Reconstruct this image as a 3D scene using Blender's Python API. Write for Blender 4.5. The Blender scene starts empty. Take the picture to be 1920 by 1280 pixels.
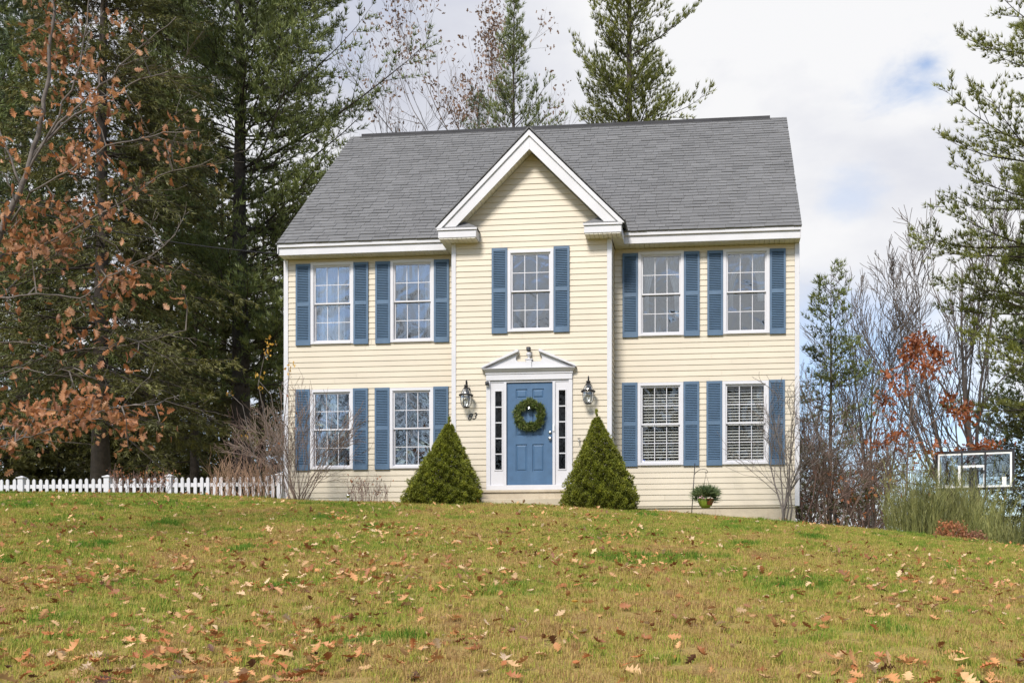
import bpy, math, random
import numpy as np
from mathutils import Vector, Matrix, Euler
sc = bpy.context.scene
COL = sc.collection
R_ = random.Random(7)
rng = np.random.default_rng(11)

# ------------------------------------------------------------------ camera
CAM = np.array([3.702, -20.092, -1.795]); TH = math.radians(5.41)
FPX, CX, CY = 1848.0, 1167.0, 1115.0            # focal length and principal point in the 1920 px photograph
FW = np.array([-math.sin(TH), math.cos(TH), 0.0]); RT = np.array([math.cos(TH), math.sin(TH), 0.0])
cd = bpy.data.cameras.new('camera'); cam = bpy.data.objects.new('camera', cd); COL.objects.link(cam)
cam.location = CAM; cam.rotation_euler = (math.pi/2, 0, TH)
cd.sensor_width = 36.0; cd.lens = 36.0*FPX/1920.0
cd.shift_x = -(CX-960)/1920.0; cd.shift_y = (CY-640)/1920.0
cd.clip_start = 0.1; cd.clip_end = 3000
sc.camera = cam

# ------------------------------------------------------------------ world, sun, exposure
SUN_DIR = Vector((-0.14, -0.70, 0.70)).normalized()      # towards the sun
W = bpy.data.worlds.new('World'); sc.world = W; W.use_nodes = True
nt = W.node_tree; nt.nodes.clear()
def N(tree, t, **kw):
    n = tree.nodes.new(t)
    for k, v in kw.items(): setattr(n, k, v)
    return n
def L(tree, a, b): tree.links.new(a, b)
def mathn(tree, op, a, b=None, clamp=False):
    n = N(tree, 'ShaderNodeMath', operation=op, use_clamp=clamp)
    for i, v in enumerate((a, b)):
        if v is None: continue
        if isinstance(v, (int, float)): n.inputs[i].default_value = v
        else: L(tree, v, n.inputs[i])
    return n.outputs[0]
def ramp(tree, fac, stops, interp='LINEAR'):
    n = N(tree, 'ShaderNodeValToRGB'); cr = n.color_ramp; cr.interpolation = interp
    while len(cr.elements) < len(stops): cr.elements.new(0.5)
    for e, (p, c) in zip(cr.elements, stops):
        e.position = p; e.color = (*c, 1) if len(c) == 3 else c
    if fac is not None: L(tree, fac, n.inputs[0])
    return n.outputs[0]
def maprange(tree, v, a, b, c=0.0, d=1.0, smooth=True):
    n = N(tree, 'ShaderNodeMapRange', interpolation_type='SMOOTHSTEP' if smooth else 'LINEAR')
    L(tree, v, n.inputs[0])
    for i, x in enumerate((a, b, c, d)): n.inputs[i+1].default_value = x
    return n.outputs[0]
def noise(tree, vec, scale, detail=4, rough=.5, dist=0.0):
    n = N(tree, 'ShaderNodeTexNoise'); n.inputs['Scale'].default_value = scale; n.inputs['Detail'].default_value = detail
    n.inputs['Roughness'].default_value = rough; n.inputs['Distortion'].default_value = dist
    if vec is not None: L(tree, vec, n.inputs['Vector'])
    return n.outputs['Fac']
sky = N(nt, 'ShaderNodeTexSky', sky_type='NISHITA', sun_disc=False, ozone_density=2.5, dust_density=.6)
sky.sun_elevation = math.asin(SUN_DIR.z); sky.sun_rotation = math.atan2(SUN_DIR.x, SUN_DIR.y)
bg1 = N(nt, 'ShaderNodeBackground'); bg1.inputs[1].default_value = 0.15
L(nt, sky.outputs[0], bg1.inputs[0])
tc = N(nt, 'ShaderNodeTexCoord')
mp = N(nt, 'ShaderNodeMapping'); mp.inputs['Scale'].default_value = (1, 1, 1.9); mp.inputs['Location'].default_value = (0.35, 0.1, 0.2)
L(nt, tc.outputs['Generated'], mp.inputs[0])
n1 = noise(nt, mp.outputs[0], 2.6, 7, .52, .25)
n2 = noise(nt, mp.outputs[0], 1.3, 4, .5)
n3 = noise(nt, mp.outputs[0], 13, 6, .6, .3)
ccol = ramp(nt, n1, [(.36, (.42, .435, .50)), (.46, (.52, .53, .575)), (.56, (.645, .645, .655))])
sepd = N(nt, 'ShaderNodeSeparateXYZ'); L(nt, tc.outputs['Generated'], sepd.inputs[0])
cover = maprange(nt, mathn(nt, 'ADD', n2, mathn(nt, 'MULTIPLY', sepd.outputs[1], .11)), .40, .54)      # broken cloud, thicker towards the north
sep = N(nt, 'ShaderNodeSeparateXYZ'); L(nt, tc.outputs['Generated'], sep.inputs[0])
low = maprange(nt, sep.outputs[2], .27, .10)                 # the cloud deck thins to pale blue low down
lown = mathn(nt, 'MULTIPLY', low, maprange(nt, n1, .60, .40))
cover = mathn(nt, 'MULTIPLY', cover, mathn(nt, 'SUBTRACT', 1.0, mathn(nt, 'MULTIPLY', lown, .8)))
def pix_dir(u, v):
    r = FW + RT*(u-CX)/FPX; r = np.array([r[0], r[1], (CY-v)/FPX]); return r/np.linalg.norm(r)
for u, v, r0, s in ((1738, 118, .055, .9), (1665, 122, .05, .5), (1585, 370, .042, .3), (1540, 700, .13, .5), (1720, 740, .13, .6)):
    d = pix_dir(u, v)
    dn = N(nt, 'ShaderNodeVectorMath', operation='DISTANCE'); L(nt, tc.outputs['Generated'], dn.inputs[0]); dn.inputs[1].default_value = d
    wob = mathn(nt, 'ADD', mathn(nt, 'ADD', dn.outputs['Value'], mathn(nt, 'MULTIPLY', mathn(nt, 'SUBTRACT', n3, .5), .075)), mathn(nt, 'MULTIPLY', mathn(nt, 'SUBTRACT', n1, .5), .13))
    hole = maprange(nt, wob, r0*.1, r0, s, 0.0)
    cover = mathn(nt, 'MULTIPLY', cover, mathn(nt, 'SUBTRACT', 1.0, hole))
bg2 = N(nt, 'ShaderNodeBackground'); bg2.inputs[1].default_value = 1.0; L(nt, ccol, bg2.inputs[0])
mx = N(nt, 'ShaderNodeMixShader'); L(nt, cover, mx.inputs[0]); L(nt, bg1.outputs[0], mx.inputs[1]); L(nt, bg2.outputs[0], mx.inputs[2])
wo = N(nt, 'ShaderNodeOutputWorld'); L(nt, mx.outputs[0], wo.inputs[0])
sl = bpy.data.lights.new('sun', 'SUN'); sl.energy = 3.3; sl.angle = math.radians(15); sl.color = (1.0, .93, .83)
so = bpy.data.objects.new('sun', sl); COL.objects.link(so); so.rotation_euler = SUN_DIR.to_track_quat('Z', 'Y').to_euler(); so.location = (-20, -30, 40)
vs = sc.view_settings; vs.view_transform = 'Standard'; vs.look = 'None'; vs.exposure = 0.55; vs.gamma = 1.0; vs.use_curve_mapping = False
sc.render.engine = 'CYCLES'
cy = sc.cycles; cy.use_denoising = True; cy.max_bounces = 8; cy.diffuse_bounces = 3; cy.transparent_max_bounces = 24; cy.glossy_bounces = 3
cy.caustics_reflective = False; cy.caustics_refractive = False; cy.sample_clamp_indirect = 4

# ------------------------------------------------------------------ helpers: meshes
class MB:
    """collects shapes; build() links them as one mesh object"""
    def __init__(s): s.v = []; s.f = []; s.n = 0; s.t = []
    def add(s, V, F, tint=None):
        V = np.asarray(V, float).reshape(-1, 3); F = np.asarray(F, int)
        s.v.append(V); s.f.append(F + s.n); s.n += len(V)
        t = np.full(len(F), 0.5 if tint is None else tint) if tint is None or np.isscalar(tint) else np.asarray(tint)
        s.t.append(t); return s
    def box(s, x0, x1, y0, y1, z0, z1, tint=None):
        V = [(x0,y0,z0),(x1,y0,z0),(x1,y1,z0),(x0,y1,z0),(x0,y0,z1),(x1,y0,z1),(x1,y1,z1),(x0,y1,z1)]
        return s.add(V, [(0,3,2,1),(4,5,6,7),(0,1,5,4),(1,2,6,5),(2,3,7,6),(3,0,4,7)], tint)
    def prism(s, pts, y0, y1):
        """polygon in (x, z), extruded along y; convex fan caps"""
        n = len(pts); V = [(x,y0,z) for x,z in pts] + [(x,y1,z) for x,z in pts]
        s.add(V, [(i,(i+1)%n,n+(i+1)%n,n+i) for i in range(n)])
        b = s.n - 2*n; T = [(0,i+1,i) for i in range(1,n-1)] + [(n,n+i,n+i+1) for i in range(1,n-1)]
        s.f.append(np.array(T)+b); s.t.append(np.full(len(T), .5)); return s
    def hexa(s, V): return s.add(V, [(0,3,2,1),(4,5,6,7),(0,1,5,4),(1,2,6,5),(2,3,7,6),(3,0,4,7)])
    def tube(s, P, r, n=8, cap=True, tint=None):
        P = np.asarray(P, float); r = np.broadcast_to(np.asarray(r, float), (len(P),))
        T = np.gradient(P, axis=0); T /= np.linalg.norm(T, axis=1)[:, None] + 1e-9
        a = np.array([0,0,1.]) if abs(T[0][2]) < .9 else np.array([1.,0,0])
        V = []
        for i in range(len(P)):
            u = np.cross(T[i], a); u /= np.linalg.norm(u)+1e-9; w = np.cross(T[i], u)
            a = np.cross(u, T[i])
            for k in range(n):
                c = 2*math.pi*k/n; V.append(P[i] + r[i]*(math.cos(c)*u + math.sin(c)*w))
        F = [(i*n+k, i*n+(k+1)%n, (i+1)*n+(k+1)%n, (i+1)*n+k) for i in range(len(P)-1) for k in range(n)]
        b = s.n; s.add(V, F, tint)
        if cap:
            m = (len(P)-1)*n
            T_ = [(0,k+1,k) for k in range(1,n-1)] + [(m,m+k,m+k+1) for k in range(1,n-1)]
            s.f.append(np.array(T_)+b); s.t.append(np.full(len(T_), .5 if tint is None else tint))
        return s
    def lathe(s, prof, c=(0,0,0), n=16):
        V = []; 
        for r, z in prof:
            for k in range(n): V.append((c[0]+r*math.cos(2*math.pi*k/n), c[1]+r*math.sin(2*math.pi*k/n), c[2]+z))
        F = [(i*n+k, i*n+(k+1)%n, (i+1)*n+(k+1)%n, (i+1)*n+k) for i in range(len(prof)-1) for k in range(n)]
        return s.add(V, F)
    def segs(s, A, B, ra, rb, n=3, tint=None):
        """many tapered twigs at once"""
        A = np.asarray(A); B = np.asarray(B); ra = np.asarray(ra); rb = np.asarray(rb); m = len(A)
        if m == 0: return s
        T = B-A; T = T/(np.linalg.norm(T, axis=1)[:, None]+1e-9)
        up = np.where(np.abs(T[:, 2:3]) < .9, np.array([[0,0,1.]]), np.array([[1.,0,0]]))
        u = np.cross(T, up); u /= np.linalg.norm(u, axis=1)[:, None]; w = np.cross(T, u)
        V = np.empty((m, 2*n, 3))
        for k in range(n):
            c, d = math.cos(2*math.pi*k/n), math.sin(2*math.pi*k/n); e = c*u+d*w
            V[:, k] = A + ra[:, None]*e; V[:, n+k] = B + rb[:, None]*e
        base = np.arange(m)[:, None, None]*2*n
        F = np.array([(k, (k+1)%n, n+(k+1)%n, n+k) for k in range(n)])[None] + base
        t = None if tint is None else np.repeat(tint, n)
        return s.add(V.reshape(-1,3), F.reshape(-1,4), t)
    def scatter(s, V0, F0, M, P, tint=None):
        """copies of one small shape, joined"""
        V0 = np.asarray(V0); F0 = np.asarray(F0); m = len(M)
        V = np.einsum('nij,vj->nvi', M, V0) + P[:, None, :]
        F = F0[None] + (np.arange(m)*len(V0))[:, None, None]
        t = None if tint is None else np.repeat(tint, len(F0))
        return s.add(V.reshape(-1,3), F.reshape(-1, F0.shape[1]), t)
    def mesh(s, name, mat, off=(0,0,0), smooth=False):
        V = np.concatenate(s.v) - np.asarray(off); me = bpy.data.meshes.new(name)
        sizes = np.concatenate([np.full(len(f), f.shape[1]) for f in s.f]); loops = np.concatenate([f.ravel() for f in s.f])
        me.vertices.add(len(V)); me.vertices.foreach_set('co', V.astype(np.float32).ravel())
        me.loops.add(len(loops)); me.loops.foreach_set('vertex_index', loops.astype(np.int32))
        me.polygons.add(len(sizes)); st = np.concatenate(([0], np.cumsum(sizes)[:-1]))
        me.polygons.foreach_set('loop_start', st.astype(np.int32)); me.polygons.foreach_set('loop_total', sizes.astype(np.int32))
        me.polygons.foreach_set('use_smooth', np.full(len(sizes), smooth))
        at_ = me.attributes.new('tint', 'FLOAT', 'FACE'); at_.data.foreach_set('value', np.concatenate(s.t).astype(np.float32))
        me.update(calc_edges=True)
        if mat: me.materials.append(mat)
        return me
WL = {}                                   # world position of every object made here
def link(name, data, parent=None, loc=None, **props):
    o = bpy.data.objects.new(name, data); COL.objects.link(o)
    if parent is not None:
        o.parent = parent; pl = np.array(WL[parent.name]); loc = pl if loc is None else np.array(loc)
        o.location = loc - pl
    else:
        loc = np.zeros(3) if loc is None else np.array(loc); o.location = loc
    WL[o.name] = tuple(loc)
    for k, v in props.items(): o[k] = v
    return o
def thing(name, label, cat, loc, group=None):
    o = link(name, None, None, loc); o.empty_display_size = .2
    o['label'] = label; o['category'] = cat
    if group: o['group'] = group
    return o
def obj(name, mb, mat, parent=None, smooth=False, bevel=0, **props):
    """world-space shapes -> an object that sits at its parent's place"""
    off = WL[parent.name] if parent is not None else (0,0,0)
    o = link(name, mb.mesh(name, mat, off, smooth), parent, None, **props)
    if bevel:
        m = o.modifiers.new('bevel', 'BEVEL'); m.width = bevel; m.segments = 2; m.limit_method = 'ANGLE'
    return o
def solo(name, mb, mat, label, cat, loc, group=None, smooth=False):
    o = link(name, mb.mesh(name, mat, loc, smooth), None, loc, label=label, category=cat)
    if group: o['group'] = group
    return o

# ------------------------------------------------------------------ materials
MATS = {}
def newmat(name):
    m = bpy.data.materials.new(name); m.use_nodes = True; t = m.node_tree
    for n in list(t.nodes):
        if n.type != 'OUTPUT_MATERIAL': t.nodes.remove(n)
    return m, t, next(n for n in t.nodes if n.type == 'OUTPUT_MATERIAL')
def paint(name, col, rough=.55, var=.06, vscale=3.0, dirt=0.0, dirtcol=(.25,.22,.18), bump=0.0, bscale=40, metal=0.0, spec=.4, tintvar=0.0):
    m, t, out = newmat(name); p = N(t, 'ShaderNodeBsdfPrincipled'); L(t, p.outputs[0], out.inputs[0])
    g = N(t, 'ShaderNodeNewGeometry'); pos = g.outputs['Position']
    n1 = noise(t, pos, vscale, 5, .6)
    a = tuple(max(0, c*(1-var)) for c in col); b = tuple(min(1, c*(1+var)) for c in col)
    c = ramp(t, n1, [(.3, a), (.7, b)])
    if dirt:
        mp_ = N(t, 'ShaderNodeMapping'); mp_.inputs['Scale'].default_value = (1, 1, .25); L(t, pos, mp_.inputs[0])
        dn = noise(t, mp_.outputs[0], 5.0, 6, .65)
        mixn = N(t, 'ShaderNodeMixRGB'); L(t, maprange(t, dn, .52, .78, 0, dirt), mixn.inputs[0]); L(t, c, mixn.inputs[1]); mixn.inputs[2].default_value = (*dirtcol, 1); c = mixn.outputs[0]
    if tintvar:
        at_ = N(t, 'ShaderNodeAttribute', attribute_name='tint')
        hv = N(t, 'ShaderNodeHueSaturation'); L(t, c, hv.inputs['Color']); L(t, maprange(t, at_.outputs['Fac'], 0, 1, 1-tintvar, 1+tintvar, False), hv.inputs['Value']); c = hv.outputs[0]
    L(t, c, p.inputs['Base Color']); p.inputs['Roughness'].default_value = rough; p.inputs['Metallic'].default_value = metal
    p.inputs['Specular IOR Level'].default_value = spec
    if bump:
        bn = N(t, 'ShaderNodeBump'); bn.inputs['Strength'].default_value = bump; bn.inputs['Distance'].default_value = .01
        L(t, noise(t, pos, bscale, 4), bn.inputs['Height']); L(t, bn.outputs[0], p.inputs['Normal'])
    MATS[name] = m; return m
def leafmat(name, cols, trans=.3, big=None, rough=.6, obrand=0.0):
    """foliage: colours spread by the per-face tint attribute, light comes through"""
    m, t, out = newmat(name); at_ = N(t, 'ShaderNodeAttribute', attribute_name='tint')
    k = len(cols); c = ramp(t, at_.outputs['Fac'], [(i/(k-1), col) for i, col in enumerate(cols)])
    g = N(t, 'ShaderNodeNewGeometry')
    hv = N(t, 'ShaderNodeHueSaturation'); L(t, c, hv.inputs['Color'])
    L(t, maprange(t, noise(t, g.outputs['Position'], big or .9, 3), .3, .7, .72, 1.3), hv.inputs['Value'])
    d = N(t, 'ShaderNodeBsdfDiffuse'); tr = N(t, 'ShaderNodeBsdfTranslucent'); mxx = N(t, 'ShaderNodeMixShader'); mxx.inputs[0].default_value = trans
    L(t, hv.outputs[0], d.inputs[0]); L(t, hv.outputs[0], tr.inputs[0]); L(t, d.outputs[0], mxx.inputs[1]); L(t, tr.outputs[0], mxx.inputs[2])
    gl = N(t, 'ShaderNodeBsdfGlossy'); gl.inputs['Roughness'].default_value = rough; gl.inputs[0].default_value = (1,1,1,1)
    m2 = N(t, 'ShaderNodeMixShader'); m2.inputs[0].default_value = .03; L(t, mxx.outputs[0], m2.inputs[1]); L(t, gl.outputs[0], m2.inputs[2])
    L(t, m2.outputs[0], out.inputs[0]); return m
M_SIDING = paint('cream_siding', (.53, .474, .378), .5, .05, 1.2, dirt=.2, dirtcol=(.5,.44,.33), bump=.05, bscale=60, tintvar=.035)
M_WHITE = paint('white_trim', (.535, .535, .565), .5, .05, 2, dirt=.16, dirtcol=(.5,.47,.43), bump=.06, bscale=30)
M_VINYL = paint('white_vinyl', (.555, .555, .59), .4, .02, 2)
M_SOFFIT = paint('soffit', (.68, .65, .58), .6, .03, 2)
M_SHUT = paint('blue_shutter', (.068, .122, .198), .5, .10, 4, dirt=.14, dirtcol=(.16,.20,.26), bump=.05)
M_DOOR = paint('blue_door', (.052, .112, .205), .42, .12, 5, dirt=.12, dirtcol=(.2,.3,.42), bump=.04)
M_SHING = paint('grey_shingle', (.146, .147, .152), .9, .07, 1.3, dirt=.08, dirtcol=(.20,.20,.205), bump=.6, bscale=130, spec=.2, tintvar=.09)
M_RIDGE = paint('dark_ridge', (.045, .045, .05), .9, .2, 3, bump=.4)
M_CONC = paint('concrete', (.44, .38, .29), .9, .12, 2.5, dirt=.5, dirtcol=(.22,.17,.12), bump=.35, bscale=25)
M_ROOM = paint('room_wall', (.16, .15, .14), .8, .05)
M_BLACK = paint('black_metal', (.018, .017, .02), .45, .2, 8)
M_BRASS = paint('nickel', (.72, .72, .70), .22, .05, 8, metal=1.0)
M_BARK = paint('pine_bark', (.050, .040, .034), .95, .45, 6, dirt=.5, dirtcol=(.085,.078,.07), bump=1.0, bscale=14)
M_GREYB = paint('grey_bark', (.125, .108, .098), .95, .35, 5, dirt=.4, dirtcol=(.10,.085,.075), bump=.7, bscale=20)
M_TRUNKD = paint('dark_bark', (.06, .05, .045), .95, .3, 5)
M_FANB = paint('fan_bark', (.11, .092, .082), .95, .35, 5, dirt=.4, dirtcol=(.16,.15,.14))
M_TWIG = paint('brown_twig', (.165, .122, .10), .9, .35, 4)
M_TWIGR = paint('reddish_twig', (.13, .082, .068), .9, .35, 4)
M_FENCE = paint('white_fence', (.55, .55, .58), .5, .04, 3, dirt=.45, dirtcol=(.32,.31,.27), bump=.1)
M_CURT = leafmat('white_curtain', [(.50,.52,.58), (.50,.52,.58)], .45)
M_BLIND = paint('white_blind', (.56, .555, .51), .5, .03)
M_BASK = paint('lime_pot', (.22, .29, .035), .5, .2, 9); M_BASK2 = paint('rust_pot', (.20, .06, .02), .6, .2, 9)
M_BONE = paint('white_enamel', (.80, .80, .78), .4, .03)
def glassmat(name, refl, wav, tint=(1,1,1)):
    m, t, out = newmat(name); g = N(t, 'ShaderNodeNewGeometry')
    tr = N(t, 'ShaderNodeBsdfTransparent'); tr.inputs[0].default_value = (*tint, 1)
    gl = N(t, 'ShaderNodeBsdfGlossy'); gl.inputs['Roughness'].default_value = .012; gl.inputs[0].default_value = (.93,.96,1,1)
    if wav:
        bn = N(t, 'ShaderNodeBump'); bn.inputs['Strength'].default_value = 1.0; bn.inputs['Distance'].default_value = wav
        L(t, noise(t, g.outputs['Position'], 1.9, 2, .4, .9), bn.inputs['Height']); L(t, bn.outputs[0], gl.inputs['Normal'])
    lw = N(t, 'ShaderNodeLayerWeight'); lw.inputs[0].default_value = .25
    f = mathn(t, 'ADD', mathn(t, 'MULTIPLY', lw.outputs['Fresnel'], .4), refl, True)
    mxx = N(t, 'ShaderNodeMixShader'); L(t, f, mxx.inputs[0]); L(t, tr.outputs[0], mxx.inputs[1]); L(t, gl.outputs[0], mxx.inputs[2]); L(t, mxx.outputs[0], out.inputs[0]); return m
M_GLASS = glassmat('window_glass', .15, .022, (.86,.9,.92))
M_CGLASS = glassmat('clear_window_glass', .030, .02, (.95,.96,.97))
M_DGLASS = glassmat('sidelight_glass', .022, .008, (.5,.52,.53))
M_LGLASS = glassmat('lantern_glass', .10, 0, (.93,.95,.96))
M_BGLASS = glassmat('backboard_glass', .08, 0, (.74,.75,.75))

# ------------------------------------------------------------------ the ground
CRX = np.array([-60,-20,-11.5,-7.1,-4.1,0,2.25,5.3,7.4,9.4,14,25,60.]); CRZ = np.array([.5,.42,.30,.23,.04,-.035,-.17,-.45,-.66,-.92,-1.5,-2.0,-2.0])
_xs = np.linspace(-60, 60, 1201); _k = np.hanning(25); _k /= _k.sum()
_zs = np.convolve(np.pad(np.interp(_xs, CRX, CRZ), 12, 'edge'), _k, 'valid')
YC = -1.25
def ground(x, y):
    x = np.asarray(x, float); y = np.asarray(y, float)
    zc = np.interp(x, _xs, _zs)
    t = np.clip((YC-y)/18.9, 0, None); tt = np.minimum(t, 1.4)
    zf = zc - (zc+3.42)*(.72*tt+.28*tt*tt)
    zf = np.maximum(zf, -4.6)
    s = np.clip((y-YC), 0, None)
    rf = np.clip((x-5.6)/4, 0, 1); rf = rf*rf*(3-2*rf)
    zb = zc - .012*np.minimum(s, 1.5) - np.clip(s-1.5, 0, 40)*(.012+.07*rf)
    z = np.where(y < YC, zf, zb)
    far = np.clip((np.hypot(x, y)-60)/100, 0, 1); z = z*(1-far) + far*(-4.0)
    return z + .018*np.sin(x*1.9+.6*y)*np.sin(y*1.45-.8*x)*np.clip((YC-y)/2, 0, 1) + .02*np.sin(.63*x+1)*np.sin(.57*y)*np.clip((YC-y)/3, 0, 1)
def at(u, d, z=None):
    """the place d metres from the camera along its axis, in pixel column u; z defaults to the ground"""
    p = CAM + FW*d + RT*(u-CX)/FPX*d
    p[2] = float(ground(p[0], p[1])) if z is None else z
    return p
def pix(u, v, d): p = at(u, d, 0); p[2] = CAM[2] + (CY-v)/FPX*d; return p
def graded(a, b, fa, fb, step, far):
    L1 = [a + (fa-a)*(1-(1-i/far)**2) for i in range(far)]; L2 = list(np.arange(fa, fb, step)); L3 = [fb + (b-fb)*(i/far)**2 for i in range(far+1)]
    return np.array(L1+L2+L3)
GX = graded(-900, 900, -18, 16, .3, 14); GY = graded(-300, 1500, -21, 6, .3, 14)
XX, YY = np.meshgrid(GX, GY); ZZ = ground(XX, YY)
nx, ny = len(GX), len(GY); idx = np.arange(nx*ny).reshape(ny, nx)
F = np.stack([idx[:-1,:-1], idx[:-1,1:], idx[1:,1:], idx[1:,:-1]], -1).reshape(-1, 4)
def turf_color(t, pos, rnd=None):
    a = noise(t, pos, .55, 4, .6); b = noise(t, pos, 2.3, 4, .6); 
    s = mathn(t, 'ADD', mathn(t, 'MULTIPLY', a, .6), mathn(t, 'MULTIPLY', b, .4))
    sy = N(t, 'ShaderNodeSeparateXYZ'); L(t, pos, sy.inputs[0]); s = mathn(t, 'ADD', s, maprange(t, sy.outputs[1], -9, -2, 0, .045))   # the lawn is lusher near the house
    s = mathn(t, 'ADD', s, maprange(t, noise(t, pos, .9, 2, .5), .60, .70, 0, .20))   # fresh green tufts
    if rnd is not None: s = mathn(t, 'ADD', s, mathn(t, 'MULTIPLY', mathn(t, 'SUBTRACT', rnd, .5), .24))
    return s
m, t, out = newmat('turf'); p = N(t, 'ShaderNodeBsdfPrincipled'); L(t, p.outputs[0], out.inputs[0]); g = N(t, 'ShaderNodeNewGeometry')
s = turf_color(t, g.outputs['Position'], noise(t, g.outputs['Position'], 45, 3))
L(t, ramp(t, s, [(.32, (.22,.14,.07)), (.45, (.29,.21,.078)), (.57, (.22,.21,.05)), (.70, (.10,.145,.03))]), p.inputs['Base Color'])
p.inputs['Roughness'].default_value = 1.0; p.inputs['Specular IOR Level'].default_value = .1
bn = N(t, 'ShaderNodeBump'); bn.inputs['Distance'].default_value = .03; L(t, noise(t, g.outputs['Position'], 35, 4), bn.inputs['Height']); L(t, bn.outputs[0], p.inputs['Normal'])
M_TURF = m
mb = MB(); mb.add(np.stack([XX, YY, ZZ], -1).reshape(-1, 3), F)
lawn = obj('lawn', mb, M_TURF, smooth=True, kind='structure')

# ------------------------------------------------------------------ the house
house = thing('house', 'cream clapboard two storey house with blue shutters, blue front door and grey roof', 'house', (0, 0, 0))
XL, XR = -5.36, 5.35; BL, BR = -1.60, 1.645; BY = -.61; EXPO = .1145
SOF = 5.28
# (centre x, z0, z1, plane y)
WINS = [(-4.335, 3.485, 5.20, 0), (-2.607, 3.485, 5.20, 0), (2.59, 3.485, 5.20, 0), (4.318, 3.485, 5.20, 0),
        (-4.345, .85, 2.53, 0), (-2.62, .85, 2.53, 0), (2.58, .85, 2.53, 0), (4.30, .85, 2.53, 0), (.012, 3.475, 5.11, BY)]
WW = .93; CAS = .058
def openings(y):
    return [(c-WW/2+.03, c+WW/2-.03, z0+.03, z1-.03) for c, z0, z1, yy in WINS if yy == y]
DOOR_OP = (-.835, .81, .29, 2.46)
def cells(x0, x1, z0, z1, ops):
    xs = sorted({x0, x1, *[v for o in ops for v in o[:2] if x0 < v < x1]}); zs = sorted({z0, z1, *[v for o in ops for v in o[2:] if z0 < v < z1]})
    for a, b in zip(xs, xs[1:]):
        for c, d in zip(zs, zs[1:]):
            mx_, mz = (a+b)/2, (c+d)/2
            if not any(o[0] < mx_ < o[1] and o[2] < mz < o[3] for o in ops): yield a, b, c, d
def wall_mesh(x0, x1, z0, z1, ops, ya, yb):
    mb = MB()
    for a, b, c, d in cells(x0, x1, z0, z1, ops): mb.box(a, b, ya, yb, c, d)
    return mb
def pieces(x0, x1, z0, z1, ops):
    """the stretches of one course left between openings that block its whole height"""
    cuts = sorted((o[0], o[1]) for o in ops if o[2] <= z0+.002 and o[3] >= z1-.002 and o[0] < x1 and o[1] > x0); res = []; x = x0
    for a, b in cuts: res.append((x, a)); x = b
    res.append((x, x1)); out_ = []
    for a, b in res:                       # butt joints in the longer runs
        if b-a > 2.2 and R_.random() < .45: j_ = a+(b-a)*R_.uniform(.25, .75); out_ += [(a, j_-.0015), (j_+.0015, b)]
        else: out_.append((a, b))
    return out_
def course(mb, x0, x1, z0, z1, ops, y, full=EXPO, zb=None, slant=None, tint=.5):
    """one lapped siding course: leaning face, thick lower edge; notched round the openings"""
    zb = z0 if zb is None else zb
    yy = lambda z: y - .014 + .012*(z-zb)/full
    for a, b, c, d in cells(x0, x1, z0, z1, ops):
        aa, bb = (a+slant*(d-z0), b-slant*(d-z0)) if slant else (a, b)
        a0, b0 = (a+slant*(c-z0), b-slant*(c-z0)) if slant else (a, b)
        V = [(a0,yy(c),c),(b0,yy(c),c),(bb,yy(d),d),(aa,yy(d),d),(a0,y+.002,c),(b0,y+.002,c)]
        mb.add(V, [(0,1,2,3),(4,5,1,0)], tint)
wall = obj('wall', wall_mesh(XL+.01, XR-.01, -.02, SOF-.004, openings(0)+[(BL+.15, BR-.15, .3, SOF-.1)], .004, .13), M_SIDING, house)
k = 0
z = .02
while z < SOF-.01:
    z1 = min(z+EXPO, SOF-.005)
    for xa, xb in ((XL+.03, BL+.002), (BR-.002, XR-.03)):
        for pa, pb in pieces(xa, xb, z, z1, openings(0)):
            mb = MB(); course(mb, pa, pb, z, z1, openings(0), 0, tint=rng.random())
            obj('siding_board', mb, M_SIDING, wall)
    z += EXPO
bump = obj('entrance_bay', wall_mesh(BL+.01, BR-.01, -.02, SOF+.02, openings(BY)+[DOOR_OP], BY+.004, BY+.12), M_SIDING, house)
mb = MB(); AX, AZ = .03, 7.03
mb.prism([(AX-(AZ-5.3)-.02, 5.302), (AX+(AZ-5.3)+.02, 5.302), (AX, AZ+.02)], BY+.004, BY+.12); obj('gable_wall', mb, M_SIDING, house)
z = .02
while z < AZ-.02:
    z1 = min(z+EXPO, AZ); mb = MB()
    if z1 <= 5.30:
        ops = openings(BY)+[DOOR_OP]
        for pa, pb in pieces(BL+.03, BR-.03, z, z1, ops):
            mb = MB(); course(mb, pa, pb, z, z1, ops, BY, tint=rng.random()); obj('siding_board', mb, M_SIDING, bump)
    else:
        h = AZ-z
        xa, xb = max(AX-h, -1.66), min(AX+h, 1.70)
        course(mb, xa, xb, z, z1, [], BY, slant=min(1.0, (xb-xa)/2/(z1-z)-.001) if h < 1.66 else .0001, tint=rng.random())
        obj('siding_board', mb, M_SIDING, bump)
    z += EXPO
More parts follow.
